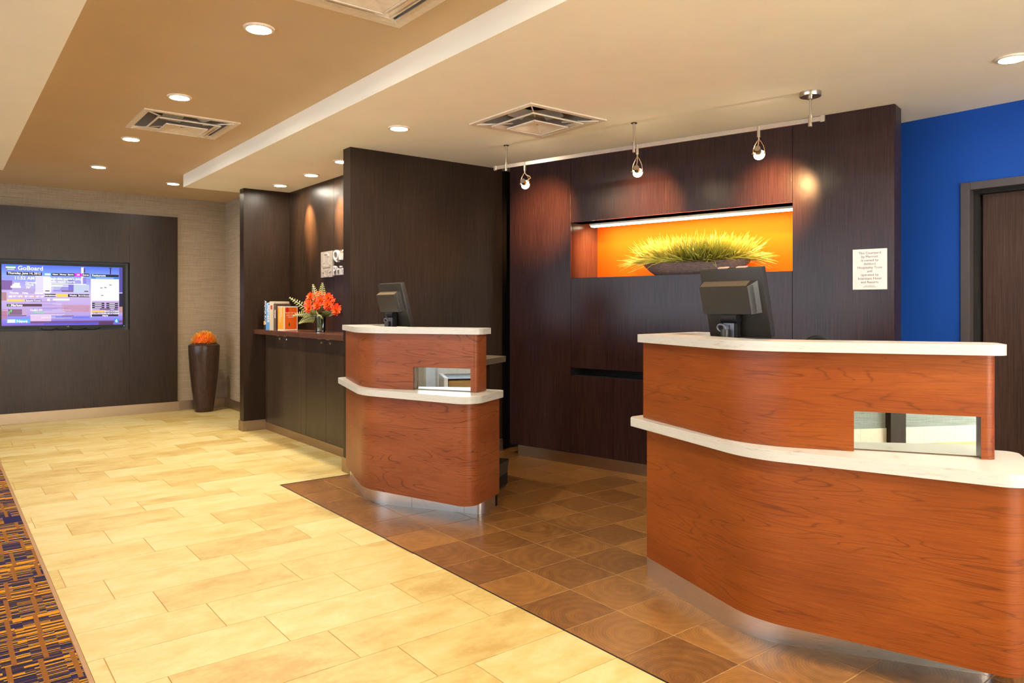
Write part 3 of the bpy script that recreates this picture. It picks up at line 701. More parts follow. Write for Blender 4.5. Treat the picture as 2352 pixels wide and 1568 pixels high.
    for k in (.16, .70): 
        a = E_-sd*k+pd*.08; prism(bm, [tuple(a), tuple(a+pd*.42), tuple(a+pd*.42-sd*.025), tuple(a-sd*.025)], .0, .88)
    obj('support_panel', bm, MT['dark'], t)
    return t
DA, DBL = (2.392, 4.966, 0), (2.615, 2.306, 0)
make_desk(DA, 'far reception desk of figured walnut standing against the dark partition', MT['walnutA'], True)
make_desk(DBL, 'near reception desk of orange brown cherry veneer at the right of the picture', MT['walnutB'])
# black foot showing at the far desk's plinth end

def make_monitor(desk, label, tabs):
    t = thing('computer_monitor', label, 'monitor', (desk[0]+.175, desk[1]-.364, .92), math.radians(-88), 'black monitors seen from behind')
    T = Matrix.Translation((0, 0, .355)) @ Matrix.Rotation(math.radians(15.5), 4, 'X')
    w, h = .156, .157
    bm = bx(-w, w, -.012, .022, -h, h, bevel=.006, M=T); obj('casing', bm, MT['black'], t, smooth=True)
    sc = bx(-w+.014, w-.014, .0222, .0232, -h+.016, h-.014, M=T); obj('screen', sc, MT['blackm'], t)
    # bulge
    bm = B(); f = [(-.150, -.042), (.130, -.042), (.130, .102), (-.150, .102)]; bk = [(-.142, -.038), (.102, -.038), (.102, .086), (-.142, .086)]
    a = [bm.verts.new((x, -.010, z)) for x, z in f]; b_ = [bm.verts.new((x, -.052, z)) for x, z in bk]
    bm.faces.new(b_)
    for i in range(4): bm.faces.new((a[i], a[(i+1) % 4], b_[(i+1) % 4], b_[i]))
    bm.faces.new(a[::-1])
    bmesh.ops.transform(bm, matrix=T, verts=bm.verts); hs = obj('rear_housing', bm, MT['black'], t)
    bm = B()
    for k in range(20):  # side louvres
        z = -.033+k*.0062; bmx = Matrix.Translation((.1165, -.031, z)) @ Matrix.Rotation(math.atan2(.028, .042), 4, 'Z')
        box(bm, -.0012, .0016, -.022, .022, -.0014, .0014, M=T @ bmx)
    obj('vent_ribs', bm, plain('grey_rib', S(96, 92, 90), .4), hs)
    bm = B()
    for k in range(44):
        x = -.137+k*.0053; box(bm, -.0013, .0013, -.019, .019, -.0008, .0012, M=T @ Matrix.Translation((x, -.031, .0945)) @ Matrix.Rotation(math.atan2(.016, .042), 4, 'X'))
    obj('top_ribs', bm, plain('tan_rib', S(128, 110, 88), .4), hs)
    bm = B(); hz = T @ Vector((-.012, -.040, -.060)); cyl(bm, hz+Vector((-.040, 0, 0)), hz+Vector((.040, 0, 0)), .023, 24); obj('hinge', bm, MT['blackm'], t, smooth=True)
    bm = B(); M = Matrix.Rotation(math.radians(-8), 4, 'X')
    box(bm, hz.x-.034, hz.x+.036, hz.y-.008, hz.y+.022, .012, hz.z-.004, bevel=.003); obj('stand_neck', bm, MT['blackm'], t)
    bm = B(); box(bm, hz.x-.032, hz.x+.022, hz.y-.0105, hz.y-.008, .015, hz.z-.022); obj('neck_plate', bm, MT['greyp'], t)
    bm = B(); box(bm, hz.x-.0015, hz.x+.0015, hz.y-.0115, hz.y-.0103, .17, hz.z-.03); obj('neck_slot', bm, MT['blackm'], t)
    obj('stand_base', lathe(B(), [(0, 0), (.105, 0), (.108, .006), (.10, .014), (0, .016)], 36, c=(hz.x, hz.y+.01, 0), cap=False), MT['black'], t, smooth=True)
    # cable lock
    lk = Vector((hz.x-.008, hz.y-.032, hz.z-.066)); bm = B(); cyl(bm, lk+Vector((0, 0, -.018)), lk+Vector((0, 0, .018)), .019, 22); lo = obj('cable_lock', bm, MT['black'], t, smooth=True)
    bm = B(); tube(bm, [lk+Vector((-.004+.022*math.cos(a)-.014, 0, .022+.016*math.sin(a)-.004*math.cos(a))) for a in [k*PI/6 for k in range(-1, 10)]], .0042, 8); obj('shackle', bm, MT['greyp'], lo, smooth=True)
    bm = B(); tube(bm, [lk+Vector((.002, -.002, -.016)), lk+Vector((.006, -.004, -.05)), lk+Vector((.008, -.008, -.12)), Vector((lk.x+.006, lk.y-.02, .004))], .0022, 8); obj('cable', bm, plain('pale_cable', S(222, 196, 160), .4), lo, smooth=True)
    if tabs:
        for x in (-.040, .052): obj('tab', bx(x-.026, x+.022, .0, .018, h, h+.004, M=T), plain('pale_tab', S(226, 190, 168), .6), t)
    return t
make_monitor(DA, 'black monitor seen from behind above the far walnut desk', False)
make_monitor(DBL, 'black monitor with cable lock seen from behind above the near desk', True)
# device peeking over the near counter
px, py = 2.615+.33, 2.306-.66
t = thing('desk_device', 'dark rounded device barely peeking over the near counter edge', 'device', (px, py, .92), math.radians(-58))
bm = B(); box(bm, -.05, .05, -.04, .04, 0, .15, bevel=.01); obj('body', bm, MT['blackm'], t)
bm = B(); tube(bm, [(.052*math.cos(a), 0, .165+.040*math.sin(a)) for a in [k*PI/10 for k in range(11)]], .012, 10); obj('top_arch', bm, MT['blackm'], t, smooth=True)
# waste bin behind the far desk
t = thing('waste_bin', 'charcoal waste bin half hidden behind the far desk', 'bin', (3.065, 4.105, 0), math.radians(31))
bm = B(); r = [(.095, .065, .0), (.098, .068, .012), (.112, .08, .182), (.115, .083, .186)]
rows = [[bm.verts.new((x, y, z)) for x, y in [tuple(p) for p in arc_pts([(0, -b_), (a, -b_), (a, b_), (-a, b_), (-a, -b_), (0, -b_)], [0, .03, .03, .03, .03, 0], 5)[:-1]]] for a, b_, z in r]
for A, B_ in zip(rows, rows[1:]):
    for i in range(len(A)): bm.faces.new((A[i], A[(i+1) % len(A)], B_[(i+1) % len(A)], B_[i]))
bm.faces.new(rows[0][::-1]); obj('shell', bm, MT['bin'], t, smooth=True)
bm = B(); rr = arc_pts([(0, -.074), (.104, -.074), (.104, .074), (-.104, .074), (-.104, -.074), (0, -.074)], [0, .03, .03, .03, .03, 0], 5)[:-1]
prism(bm, [tuple(p) for p in rr], .02, .165); obj('liner', bm, MT['blackm'], t)

# ------------------------------------------------------------------ alcove: cabinet, shelf, books, bouquet, print sign
cb = thing('storage_cabinet', 'dark low storage cabinet with flat doors under the book shelf', 'cabinet', (2.69, 5.25, 0))
CY = 5.25
obj('carcass', bx(.022, .258, .002, 7.545-CY, .0, .985), MT['slot'], cb)
obj('toe_kick', bx(.0, .022, .002, 7.545-CY, .0, .078, bevel=.001), MT['bronze'], cb)
for a, b_, kn in ((7.049, 7.493, 7.153), (6.602, 7.049, 6.975), (6.05, 6.49, 6.151), (5.60, 6.05, 5.969)):
    d = obj('door', bx(0, .02, a-CY+.0015, b_-CY-.0015, .080, .982, bevel=.001), MT['cab'], cb)
    obj('lock', lathe(B(), [(0, -.006), (.011, -.006), (.013, 0)], 18, cap=False, M=Matrix.Translation((0, kn-CY, .950)) @ Matrix.Rotation(PI/2, 4, 'Y')), MT['chrome'], d, smooth=True)
    e = (kn+.035-.005) if kn in (7.153, 6.151) else kn+.03
    obj('latch_tab', bx(-.012, .0, e-CY-.026, e-CY+.026, .976, .984), MT['gold'], d)
for a, b_ in ((7.493, 7.545), (6.49, 6.602), (5.252, 5.60)): obj('stile', bx(.0, .02, a-CY+.0015, b_-CY-.0015, .080, .982), MT['cab'], cb)
sh = thing('shelf_top', 'long brown wooden shelf top over the dark cabinet holding books', 'shelf', (2.57, 5.25, .990))
obj('board', bx(0, .378, .003, 2.305, 0, .045, bevel=.002), MT['shelf'], sh)

SZ = 1.035
def book(name, y, th, h, dep, cov, label, x=2.64, spine=None, rz=math.radians(26), cover_z=None):
    """upright book, spine towards -X; th along y"""
    t = thing('book', label, 'book', (x, y, SZ), rz, 'books standing on the shelf')
    m = bookm(name, cov)
    bm = B(); box(bm, 0, dep, -th/2, -th/2+.002, 0, h); box(bm, 0, dep, th/2-.002, th/2, 0, h); box(bm, 0, .003, -th/2, th/2, 0, h); obj('cover', bm, m, t)
    obj('pages', bx(.004, dep-.005, -th/2+.0021, th/2-.0021, .004, h-.004), MT['paper'], t)
    return t
def spine_text(t, s, size, z, col, th=0, x=-.0006):
    M = Matrix.Translation((x, 0, z)) @ Matrix(((0, 0, -1, 0), (1, 0, 0, 0), (0, -1, 0, 0), (0, 0, 0, 1))) @ Matrix.Rotation(0, 4, 'Z')
    # reading down the spine: text x -> -z, text y -> -y... built directly
    M = Matrix(((0, 0, -1, x), (0, -1, 0, 0), (-1, 0, 0, z), (0, 0, 0, 1)))
    M = Matrix(((0, 0, -1, x), (0, 1, 0, 0), (1, 0, 0, z), (0, 0, 0, 1)))
    M = Matrix(((0, 0, -1, x), (0, -1, 0, 0), (-1, 0, 0, z), (0, 0, 0, 1)))
    obj('lettering', text_bm(s, size, .0002, bold=.0008, M=M), col, t)
wht = bookm('white_ink', S(240, 236, 228))
b1 = book('black_cover', 7.405, .050, .255, .17, S(24, 22, 24), 'black book with an orange band on its spine, nearest the alcove end')
spine_text(b1, 'ANSWER BOOK', .034, .170, wht); obj('spine_band', bx(-.0006, 0, -.025, .025, .050, .085), bookm('amber_band', S(226, 158, 50)), b1)
b2 = book('blue_cover', 7.315, .076, .272, .19, S(96, 156, 214), 'thick light blue book beside the black spined book'); spine_text(b2, 'Ultimate', .058, .175, wht)
b3 = book('tan_cover', 7.215, .072, .285, .20, S(206, 190, 162), 'tall cream book with a red mark high on its spine'); obj('spine_mark', bx(-.0006, 0, .000, .022, .205, .245), bookm('red_mark', S(190, 40, 40)), b3)
obj('spine_line', bx(-.0005, 0, -.036, -.026, .02, .27), bookm('grey_band', S(150, 138, 118)), b3)
b4 = book('brown_cover', 7.140, .036, .262, .20, S(92, 70, 56), 'thin dark brown book between the cream and the orange books'); spine_text(b4, 'THE GUIDE', .016, .16, wht)
# orange book turned towards the room
rz = math.radians(40)
b5 = thing('book', 'thick orange book with white borders turned to show its front cover', 'book', (2.644, 7.072, SZ), math.radians(26), 'books standing on the shelf')
OR = bookm('orange_cover', S(232, 96, 20)); AM = bookm('amber_spine', S(240, 150, 30))
# spine faces -X, cover faces -Y
obj('cover', bx(0, .190, -.075, -.072, 0, .235), OR, b5); obj('back_cover', bx(0, .190, -.003, 0, 0, .235), OR, b5); obj('spine', bx(-.003, 0, -.075, 0, 0, .235), AM, b5)
obj('pages', bx(.0005, .185, -.0718, -.0032, .004, .231), MT['paper'], b5)
bm = B(); box(bm, 0, .014, -.0765, -.075, 0, .235); box(bm, .014, .19, -.0765, -.075, .225, .235); box(bm, .014, .19, -.0765, -.075, 0, .008); box(bm, .184, .19, -.0765, -.075, .008, .225); box(bm, -.004, -.003, -.075, 0, .228, .235); box(bm, -.004, -.003, -.075, 0, 0, .007)
obj('cover_border', bm, wht, b5)
Mc = lambda x, z: Matrix(((1, 0, 0, x), (0, 0, -1, -.0757), (0, 1, 0, z), (0, 0, 0, 1)))
bm = text_bm('The New York Times', .018, .0002, M=Mc(.100, .170)); text_bm('GUIDE TO ESSENTIAL', .0135, .0002, bm=bm, M=Mc(.100, .148)); text_bm('KNOWLEDGE', .0135, .0002, bm=bm, M=Mc(.100, .128)); obj('cover_title', bm, wht, b5)
bm = B(); lathe(bm, [(0, .0004), (.021, .0004), (.021, 0)], 24, cap=False, M=Mc(.048, .202)); obj('cover_seal', bm, bookm('red_seal', S(206, 30, 26)), b5)
bm = B(); lathe(bm, [(0, .0004), (.012, .0004), (.012, 0)], 16, cap=False, M=Mc(.075, .055)); lathe(bm, [(0, .0004), (.007, .0004), (.007, 0)], 14, cap=False, M=Mc(.076, .07)); obj('cover_picture', bm, bookm('green_fruit', S(74, 96, 30)), b5)
Ms = Matrix(((0, 0, -1, -.0038), (0, -1, 0, -.03), (-1, 0, 0, .15), (0, 0, 0, 1)))
bm = text_bm('GUIDE TO ESSENTIAL', .015, .0002, M=Ms); text_bm('KNOWLEDGE', .015, .0002, bm=bm, M=Matrix.Translation((0, -.018, .03)) @ Ms); obj('spine_title', bm, wht, b5)
def vcol(bm, faces, col):
    lay = bm.loops.layers.float_color.get('Col') or bm.loops.layers.float_color.new('Col')
    for f in faces:
        for lp in f.loops: lp[lay] = col if not callable(col) else col(lp.vert.co)
def petal(bm, base, d, up, L, w, c0, c1, curl=.2):
    """thin folded petal of two quads"""
    d = d.normalized(); sidev = d.cross(up).normalized(); lay = bm.loops.layers.float_color.get('Col') or bm.loops.layers.float_color.new('Col')
    n = sidev.cross(d).normalized()
    pts = [(0, .25), (.5, 1), (1, .35)]; rows = []
    for u, ww in pts:
        c = base+d*L*u+n*(L*curl*u*u); rows.append((bm.verts.new(c-sidev*w*ww/2), bm.verts.new(c+n*w*.08), bm.verts.new(c+sidev*w*ww/2)))
    for k in range(2):
        for j in range(2):
            f = bm.faces.new((rows[k][j], rows[k][j+1], rows[k+1][j+1], rows[k+1][j]))
            for lp, tt in zip(f.loops, (k, k, k+1, k+1)):
                m = tt/2; lp[lay] = tuple(a*(1-m)+b_*m for a, b_ in zip(c0, c1))
# bouquet on the shelf
bq = thing('flower_vase', 'clear glass vase of red orange flowers and ferns on the shelf', 'vase', (2.79, 6.40, SZ))
vp = [(.040, .0), (.044, .004), (.046, .06), (.049, .148)]
bm = lathe(B(), vp+[(.0465, .148), (.0435, .06), (.041, .010), (0, .010)], 32, cap=False); bm.faces.new([v for v in bm.verts][:32][::-1]); obj('glass', bm, MT['glass'], bq, smooth=True)
obj('sand', lathe(B(), [(0, .011), (.0405, .011), (.0422, .038), (0, .042)], 28, cap=False), MT['sand'], bq, smooth=True)
stm = plain('green_stem', S(110, 128, 66), .6)
heads = [(-.075, .02, .235), (-.02, -.05, .265), (.035, .03, .30), (.0, .06, .28), (-.055, .085, .25), (.07, -.03, .26), (.02, -.10, .215), (-.06, -.09, .225), (.09, .06, .23), (.0, .0, .315), (-.095, -.03, .20), (.06, -.14, .20), (-.03, .13, .23), (-.02, -.17, .235), (.03, -.20, .18), (.01, .10, .31), (-.05, .05, .30), (.0, -.14, .29)]
bm = B()
for h in heads: tube(bm, [(h[0]*.1, h[1]*.1, .04), (h[0]*.3, h[1]*.3, .14), (h[0]*1.2, h[1]*1.2, h[2]*1.06-.01)], .0025, 5)
obj('stems', bm, stm, bq)
fm = []
for v in range(2):
    bm = B(); rr = random.Random(v)
    for ring, (cnt, el, L, w) in enumerate(((10, .15, .040, .024), (9, .55, .036, .020), (7, .95, .028, .016), (5, 1.25, .018, .010))):
        for k in range(cnt):
            a = 2*PI*k/cnt+ring*.4+rr.uniform(-.2, .2); e = el+rr.uniform(-.15, .15)
            d = Vector((math.cos(a)*math.cos(e), math.sin(a)*math.cos(e), math.sin(e)))
            c1 = LC(.78, .012+.03*rr.random(), .006) if ring < 2 else LC(.90, .08+.14*rr.random(), .008)
            petal(bm, Vector((0, 0, 0)), d, Vector((0, 0, 1.01)), L, w, LC(.92, .22, .012), c1, .12)
    me = bpy.data.meshes.new('flower'); bm.to_mesh(me); bm.free(); me.materials.append(MT['vcol']); fm.append(me)
for i, h in enumerate(heads):
    o = bpy.data.objects.new('flower', fm[i % 2]); C.objects.link(o); o.parent = bq; o.location = h
    o.location = (h[0]*1.28, h[1]*1.28, h[2]*1.06)
    o.rotation_euler = Vector((h[0]*1.3-.35, h[1]*1.3-.18, .22)).to_track_quat('Z', 'Y').to_euler(); o.scale = (1.25,)*3
def fern(p0, d, L, droop, w=.034):
    bm = B(); d = Vector(d).normalized(); pts = [Vector(p0)+d*L*u+Vector((0, 0, -droop*u*u)) for u in [i/12 for i in range(13)]]
    fc = Vector((-.55, -.83, .25)).normalized(); sidev = d.cross(fc).normalized()
    for i in range(1, 13):
        for s in (-1, 1):
            ww = w*(1-(i/13)**1.6)+.004
            petal(bm, pts[i], (sidev*s+d*.45), fc, ww, .013, S(120, 122, 58), S(168, 164, 92), -.1)
    tube(bm, pts, .0015, 4); vcol(bm, [f for f in bm.faces if len(f.verts) == 4 and f.calc_area() < 2e-5], S(110, 112, 50)); return bm
for p0, d, L, dr_ in (((-.02, .03, .14), (-.55, .70, .62), .26, .02), ((-.02, .0, .14), (-.60, .50, .30), .19, .08), ((0, .03, .20), (-.1, .35, 1), .19, .0), ((0, -.02, .22), (-.05, -.22, 1), .19, .02), ((-.02, -.02, .14), (-.3, -.6, .25), .16, .06), ((-.03, .02, .13), (-.7, .1, .05), .12, .06)):
    obj('fern_frond', fern(p0, d, L*1.3, dr_, .05), MT['vcol'], bq)
lm = None
for k in range(14):
    a = k*2.4; bm = B(); petal(bm, Vector((0, 0, 0)), Vector((math.cos(a), math.sin(a), .35)), Vector((-.5, -.7, .6)), .10, .055, S(66, 66, 26), S(104, 100, 44), -.15)
    o = obj('leaf', bm, MT['vcol'], bq); o.location = (math.cos(a)*.03, math.sin(a)*.03, .145+.006*(k % 5))

# brushed print sign on the alcove back wall
ps = thing('print_sign', 'brushed metal sign with a printer symbol and raised lettering on alcove wall', 'sign', (2.950, 6.565, 1.667))
obj('plate', bx(-.026, -.004, -.131, .131, -.122, .123, bevel=.001), plain('satin_sign_metal', LC(.42, .36, .31), .45, .35), ps)
MI = lambda y, z, x=-.0265: Matrix(((0, 0, -1, x), (-1, 0, 0, y), (0, 1, 0, z), (0, 0, 0, 1)))
def line2d(bm, pts, w=.006, dep=.003):
    for (a, b_), (c, d) in zip(pts, pts[1:]):
        L = math.hypot(c-a, d-b_); an = math.atan2(d-b_, c-a)
        box(bm, -w/2, L+w/2, -w/2, w/2, 0, dep, M=MI(0, 0) @ Matrix.Translation((a, b_, 0)) @ Matrix.Rotation(an, 4, 'Z'))
ic = B()
line2d(ic, [(-.055, -.01), (-.055, .10), (.025, .10), (.05, .078), (.05, .0)]); line2d(ic, [(.022, .098), (.022, .076), (.05, .076)])
line2d(ic, [(-.055, .012), (-.075, .012), (-.075, -.012), (.078, -.012), (.078, .0), (.05, .012)])
line2d(ic, [(-.095, -.022), (-.095, -.07), (-.055, -.07)]); line2d(ic, [(.095, -.022), (.095, -.07), (.055, -.07)]); line2d(ic, [(-.095, -.022), (.095, -.022)])
line2d(ic, [(-.045, -.055), (-.045, -.112), (.045, -.112), (.045, -.055), (-.045, -.055)])
for z in (-.07, -.085, -.10): line2d(ic, [(-.018, z), (.022, z)], .005)
obj('printer_symbol', ic, plain('pale_relief', S(240, 226, 206), .35, .6), ps)
lm = plain('bright_letter_metal', LC(.62, .60, .60), .35, .3)
for s, z, sz in (('Quick', .070, .135), ('Print', -.070, .125)):
    x = -.150
    for ch in s:
        b_ = text_bm(ch, sz, .014, 'LEFT', .0015); b_.verts.ensure_lookup_table()
        x0 = min(v.co.x for v in b_.verts); x1 = max(v.co.x for v in b_.verts)
        bmesh.ops.transform(b_, matrix=MI(x, z, -.016) @ Matrix.Translation((-x0, 0, 0)), verts=b_.verts)
        obj('letter', b_, lm, ps); x -= (x1-x0)+.018

# white notice on the feature wall
ns = thing('wall_notice', 'small white printed ownership notice on the dark feature wall', 'sign', (3.89, 5.05, 0)); ns.rotation_euler = FW.rotation_euler
c0 = Vector((3.89, 5.05, 0))+Vector((.20174, -.97944, 0))*2.941; ns.location = (c0.x, c0.y, 1.489)
obj('plate', bx(-.097, .097, -.006, -.0005, -.124, .123, bevel=.0008), MT['paper'], ns)
MN = lambda z: Matrix(((1, 0, 0, 0), (0, 0, -1, -.0063), (0, 1, 0, z), (0, 0, 0, 1)))
bm = B()
for k, s in enumerate(('This Courtyard', 'by Marriott', 'is owned by', 'Ashford', 'Hospitality Trust', 'and', 'operated by', 'Interstate Hotel', 'and Resorts')):
    text_bm(s, .0205, .0002, bm=bm, M=MN(.0985-k*.0222))
for k, s in enumerate(('under a license from', 'Marriott International, Inc.')): text_bm(s, .0068, .0002, bm=bm, M=MN(-.1005-k*.0075))
obj('lettering', bm, MT['ink'], ns)

# ------------------------------------------------------------------ planter in the niche
pl = thing('planter_bowl', 'long dark woven boat shaped planter full of yellow green grass in the niche', 'planter', (0, 0, 0))
pc = Vector((3.89, 5.05, 0))+Vector((.20174, -.97944, 0))*1.695+Vector((.97944, .20174, 0))*.185
pl.location = (pc.x, pc.y, nz0); pl.rotation_euler = FW.rotation_euler
bm = B(); rows = []
for hl, hw, z in ((.300, .055, 0), (.325, .070, .006), (.375, .092, .035), (.415, .108, .07), (.440, .118, .100), (.432, .112, .100), (.405, .098, .070)):
    rows.append([bm.verts.new((hl*math.copysign(abs(math.cos(a))**.8, math.cos(a)), hw*math.copysign(abs(math.sin(a))**.75, math.sin(a)), z+(.018*(abs(math.cos(a))**6)*(z/.1)))) for a in [2*PI*k/48 for k in range(48)]])
for A, B_ in zip(rows, rows[1:]):
    for i in range(48): bm.faces.new((A[i], A[(i+1) % 48], B_[(i+1) % 48], B_[i]))
bm.faces.new(rows[0][::-1]); bm.faces.new(rows[-1]); obj('bowl', bm, MT['weave'], pl, smooth=True)
bm = B(); lay = bm.loops.layers.float_color.new('Col')
for k in range(2000):
    a = R.uniform(0, 2*PI); q = math.sqrt(R.random()); x = .41*q*math.cos(a); y = .095*q*math.sin(a); z = .085+.012*abs(x)/.4
    lean = Vector((x/.41*.85+R.gauss(0, .28), y/.10*.75+R.gauss(0, .16)-.05, 1.0)).normalized()
    if q > .82 and R.random() < .5: lean = Vector((x/.41*1.5+R.gauss(0, .3), y/.10*.9-.25, .35)).normalized()
    L = R.uniform(.19, .27)*(1-.10*abs(x/.41)**2); dr_ = R.uniform(.01, .07)*(1 if R.random() < .8 else 2)
    sd_ = lean.cross(Vector((R.uniform(-1, 1), R.uniform(-1, 1), .2))).normalized(); w = R.uniform(.0022, .0042)
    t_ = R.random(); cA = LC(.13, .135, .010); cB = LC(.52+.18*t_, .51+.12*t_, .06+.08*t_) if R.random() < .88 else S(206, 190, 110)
    prev = None
    for i, u in enumerate((0, .4, .75, 1)):
        c = Vector((x, y, z))+lean*L*u+Vector((lean.x*.3, lean.y*.3, -1))*dr_*u*u
        c.y = min(c.y, .19); c.y = max(c.y, -.30); c.z = max(c.z, .035); ww = w*(1, 1, .7, .08)[i]
        cur = (bm.verts.new(c-sd_*ww), bm.verts.new(c+sd_*ww))
        if prev:
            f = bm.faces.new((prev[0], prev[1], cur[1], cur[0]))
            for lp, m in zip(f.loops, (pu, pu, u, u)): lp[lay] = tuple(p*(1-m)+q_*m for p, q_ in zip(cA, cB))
        prev, pu = cur, u
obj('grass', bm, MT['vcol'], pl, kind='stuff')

# ------------------------------------------------------------------ tall floor vase
fv = thing('floor_vase', 'tall tapered dark bronze floor vase topped with orange flowers', 'vase', (2.572, 9.32, 0))
prof = [(0, 0), (.098, 0), (.104, .012), (.118, .12), (.142, .30), (.162, .50), (.174, .68), (.179, .79), (.176, .806), (.150, .824), (.118, .835), (.112, .830), (.112, .80), (0, .80)]
obj('pot', lathe(B(), prof, 48, cap=False), MT['pot'], fv, smooth=True)
bm = B()
for k in range(560):
    u = R.random(); a = R.uniform(0, 2*PI); z = u; r = math.sqrt(1-z*z); n = Vector((r*math.cos(a), r*math.sin(a), z))
    p = Vector((n.x*.125, n.y*.125, .825+n.z*.128)); j = Vector((R.gauss(0, .25), R.gauss(0, .25), R.gauss(0, .25)))
    petal(bm, p, n+j, Vector((.1, .2, 1.05)) if abs(n.z) < .8 else Vector((1, 0, .1)), R.uniform(.022, .04), .013, LC(.95, .30, .006), LC(1.0, .62-R.random()*.16, .05), R.uniform(-.2, .2))
obj('flower_heads', bm, MT['vcol'], fv, kind='stuff')
obj('flower_ball', lathe(B(), [(.118, .826), (.115, .85), (.09, .905), (.05, .935), (0, .945)], 24, cap=False), plain('deep_orange', S(214, 84, 10), .8), fv, smooth=True)

# ------------------------------------------------------------------ television
tv = thing('television', 'wall television showing a blue and pink city information screen', 'television', (1.146, 9.60, 1.040))
sx0, sx1, sz0, sz1 = .563-1.146, 1.728-1.146, 1.062-1.040, 1.727-1.040
obj('casing', bx(sx0-.022, sx1+.03, -.028, .012, sz0-.032, sz1+.03, bevel=.003), MT['blackm'], tv)
obj('bezel', holes_slab(B(), sx0-.022, sx1+.03, sz0-.032, sz1+.03, -.034, -.028, [(sx0, sx1, sz0, sz1)], xz), plain('satin_black_bezel', S(24, 22, 24), .4, 0, .2), tv)
bm = B(); lay = bm.loops.layers.float_color.new('Col'); layer = [0]
def sp(x, y):
    yt = 208+.0195*(x-20); yb = 1245-.0244*(x-28); u = (x-22)/2050; v = (y-yt)/(yb-yt)
    return sx0+(sx1-sx0)*min(1, max(0, u)), sz1+(sz0-sz1)*min(1, max(0, v))
def quad(pts, cols, d=None):
    layer[0] += 1; yy = -.0285-(layer[0]*.00001 if d is None else d)
    f = bm.faces.new([bm.verts.new((x, yy, z)) for x, z in pts])
    for lp, c in zip(f.loops, cols): lp[lay] = c
def rect(x0, y0, x1, y1, c, c2=None):
    xa, za = sp(x0, y0); xb, _ = sp(x1, y0); _, zb = sp(x0, y1); c2 = c2 or c
    quad([(xa, za), (xb, za), (xb, zb), (xa, zb)], [c, c, c2, c2])
def stext(s, x, y, size, c=S(255, 255, 255), align='LEFT'):
    layer[0] += 1; xa, za = sp(x, y); k = (sx1-sx0)/2050
    b_ = text_bm(s, size*k*1.35, 0, align, .0009, M=Matrix(((1, 0, 0, xa), (0, 0, -1, -.0285-layer[0]*.00001), (0, 1, 0, za), (0, 0, 0, 1))))
    me = bpy.data.meshes.new('tmp'); b_.to_mesh(me); b_.free(); n = len(bm.faces); bm.from_mesh(me); bpy.data.meshes.remove(me); bm.faces.ensure_lookup_table()
    for f in bm.faces[n:]:
        for lp in f.loops: lp[lay] = c
WT = S(255, 255, 255); DK = S(52, 44, 58)
rr = random.Random(3)
rect(20, 200, 2080, 420, S(74, 106, 226), S(140, 166, 244)); rect(20, 420, 2080, 700, S(140, 150, 232), S(196, 178, 232)); rect(20, 700, 2080, 1080, S(200, 176, 224), S(176, 152, 214)); rect(20, 1080, 2080, 1250, S(150, 140, 232), S(120, 92, 196))
for x0, y0, x1, y1, c in ((20, 480, 190, 640, S(128, 92, 160)), (560, 400, 800, 700, S(216, 208, 246)), (690, 420, 820, 680, S(244, 240, 255)), (1110, 460, 1200, 640, S(120, 112, 200)), (1330, 250, 1380, 640, S(236, 224, 246)), (1375, 260, 1400, 340, S(70, 60, 120)), (1360, 420, 1420, 640, S(140, 132, 214)), (860, 580, 1110, 660, S(150, 142, 214)), (1200, 540, 1470, 680, S(190, 200, 224)), (20, 680, 100, 820, S(176, 130, 140)), (200, 610, 560, 700, S(178, 160, 212)), (2010, 250, 2080, 660, S(84, 74, 160)), (2010, 680, 2080, 900, S(40, 36, 64)), (2010, 900, 2080, 1000, S(190, 140, 140)), (1000, 880, 1500, 1000, S(196, 150, 180)), (20, 970, 110, 1130, S(180, 120, 150)), (480, 1060, 820, 1180, S(224, 196, 226)), (820, 1080, 1480, 1110, S(110, 116, 220)), (480, 1160, 2080, 1200, S(112, 74, 128)), (700, 1190, 1640, 1215, S(70, 84, 214)), (1640, 1150, 1900, 1205, S(88, 52, 96)), (1500, 430, 1520, 1080, S(240, 236, 255))): rect(x0, y0, x1, y1, c)
for k in range(18):
    y = 832+k*17; x = rr.choice((20, 480, 540, 660, 840)); rect(x, y, x+rr.randint(120, 620), y+5, rr.choice((S(240, 232, 250), S(120, 100, 186), S(255, 255, 255), S(206, 160, 190))))
for k in range(9): rect(700+k*12, 440+k*22, 1110-k*18, 446+k*22, S(250, 250, 255))
for k in range(22):   # far facade columns
    rect(1040+k*20, 890, 1044+k*20, 990, S(160, 110, 150)); rect(490+k*15, 1060, 493+k*15, 1170, S(190, 150, 200))
rect(100, 335, 668, 392, DK); stext('Thursday, June 14, 2012', 384, 362, 40, WT, 'CENTER')
# logo patch: green and white shield over red
rect(85, 245, 245, 300, S(206, 60, 110)); rect(100, 228, 232, 262, S(44, 150, 128)); rect(90, 250, 242, 276, S(240, 250, 248)); rect(92, 274, 240, 286, S(40, 156, 128)); rect(110, 288, 224, 300, S(250, 220, 230))
stext('GoBoard', 275, 275, 82)
stext('11:52 AM', 384, 443, 62, WT, 'CENTER'); stext('Currently', 400, 515, 34); stext('Cloudy', 400, 550, 34); stext('70\u00b0', 405, 598, 44)
for x0, y0, x1, y1 in ((165, 572, 325, 605), (220, 520, 310, 575), (190, 545, 250, 580)): rect(x0, y0, x1, y1, WT)
for i, s in enumerate(('Thursday', 'Friday', 'Saturday')): stext(s, 150+i*200, 690, 28)
rect(135, 735, 190, 765, WT); rect(318, 728, 362, 766, S(255, 170, 90)); rect(328, 736, 352, 758, WT); rect(498, 728, 544, 766, S(255, 150, 90)); rect(510, 736, 534, 758, WT)
for x in (205, 390, 575): stext('82\u00b0 / 60\u00b0', x, 748, 26)
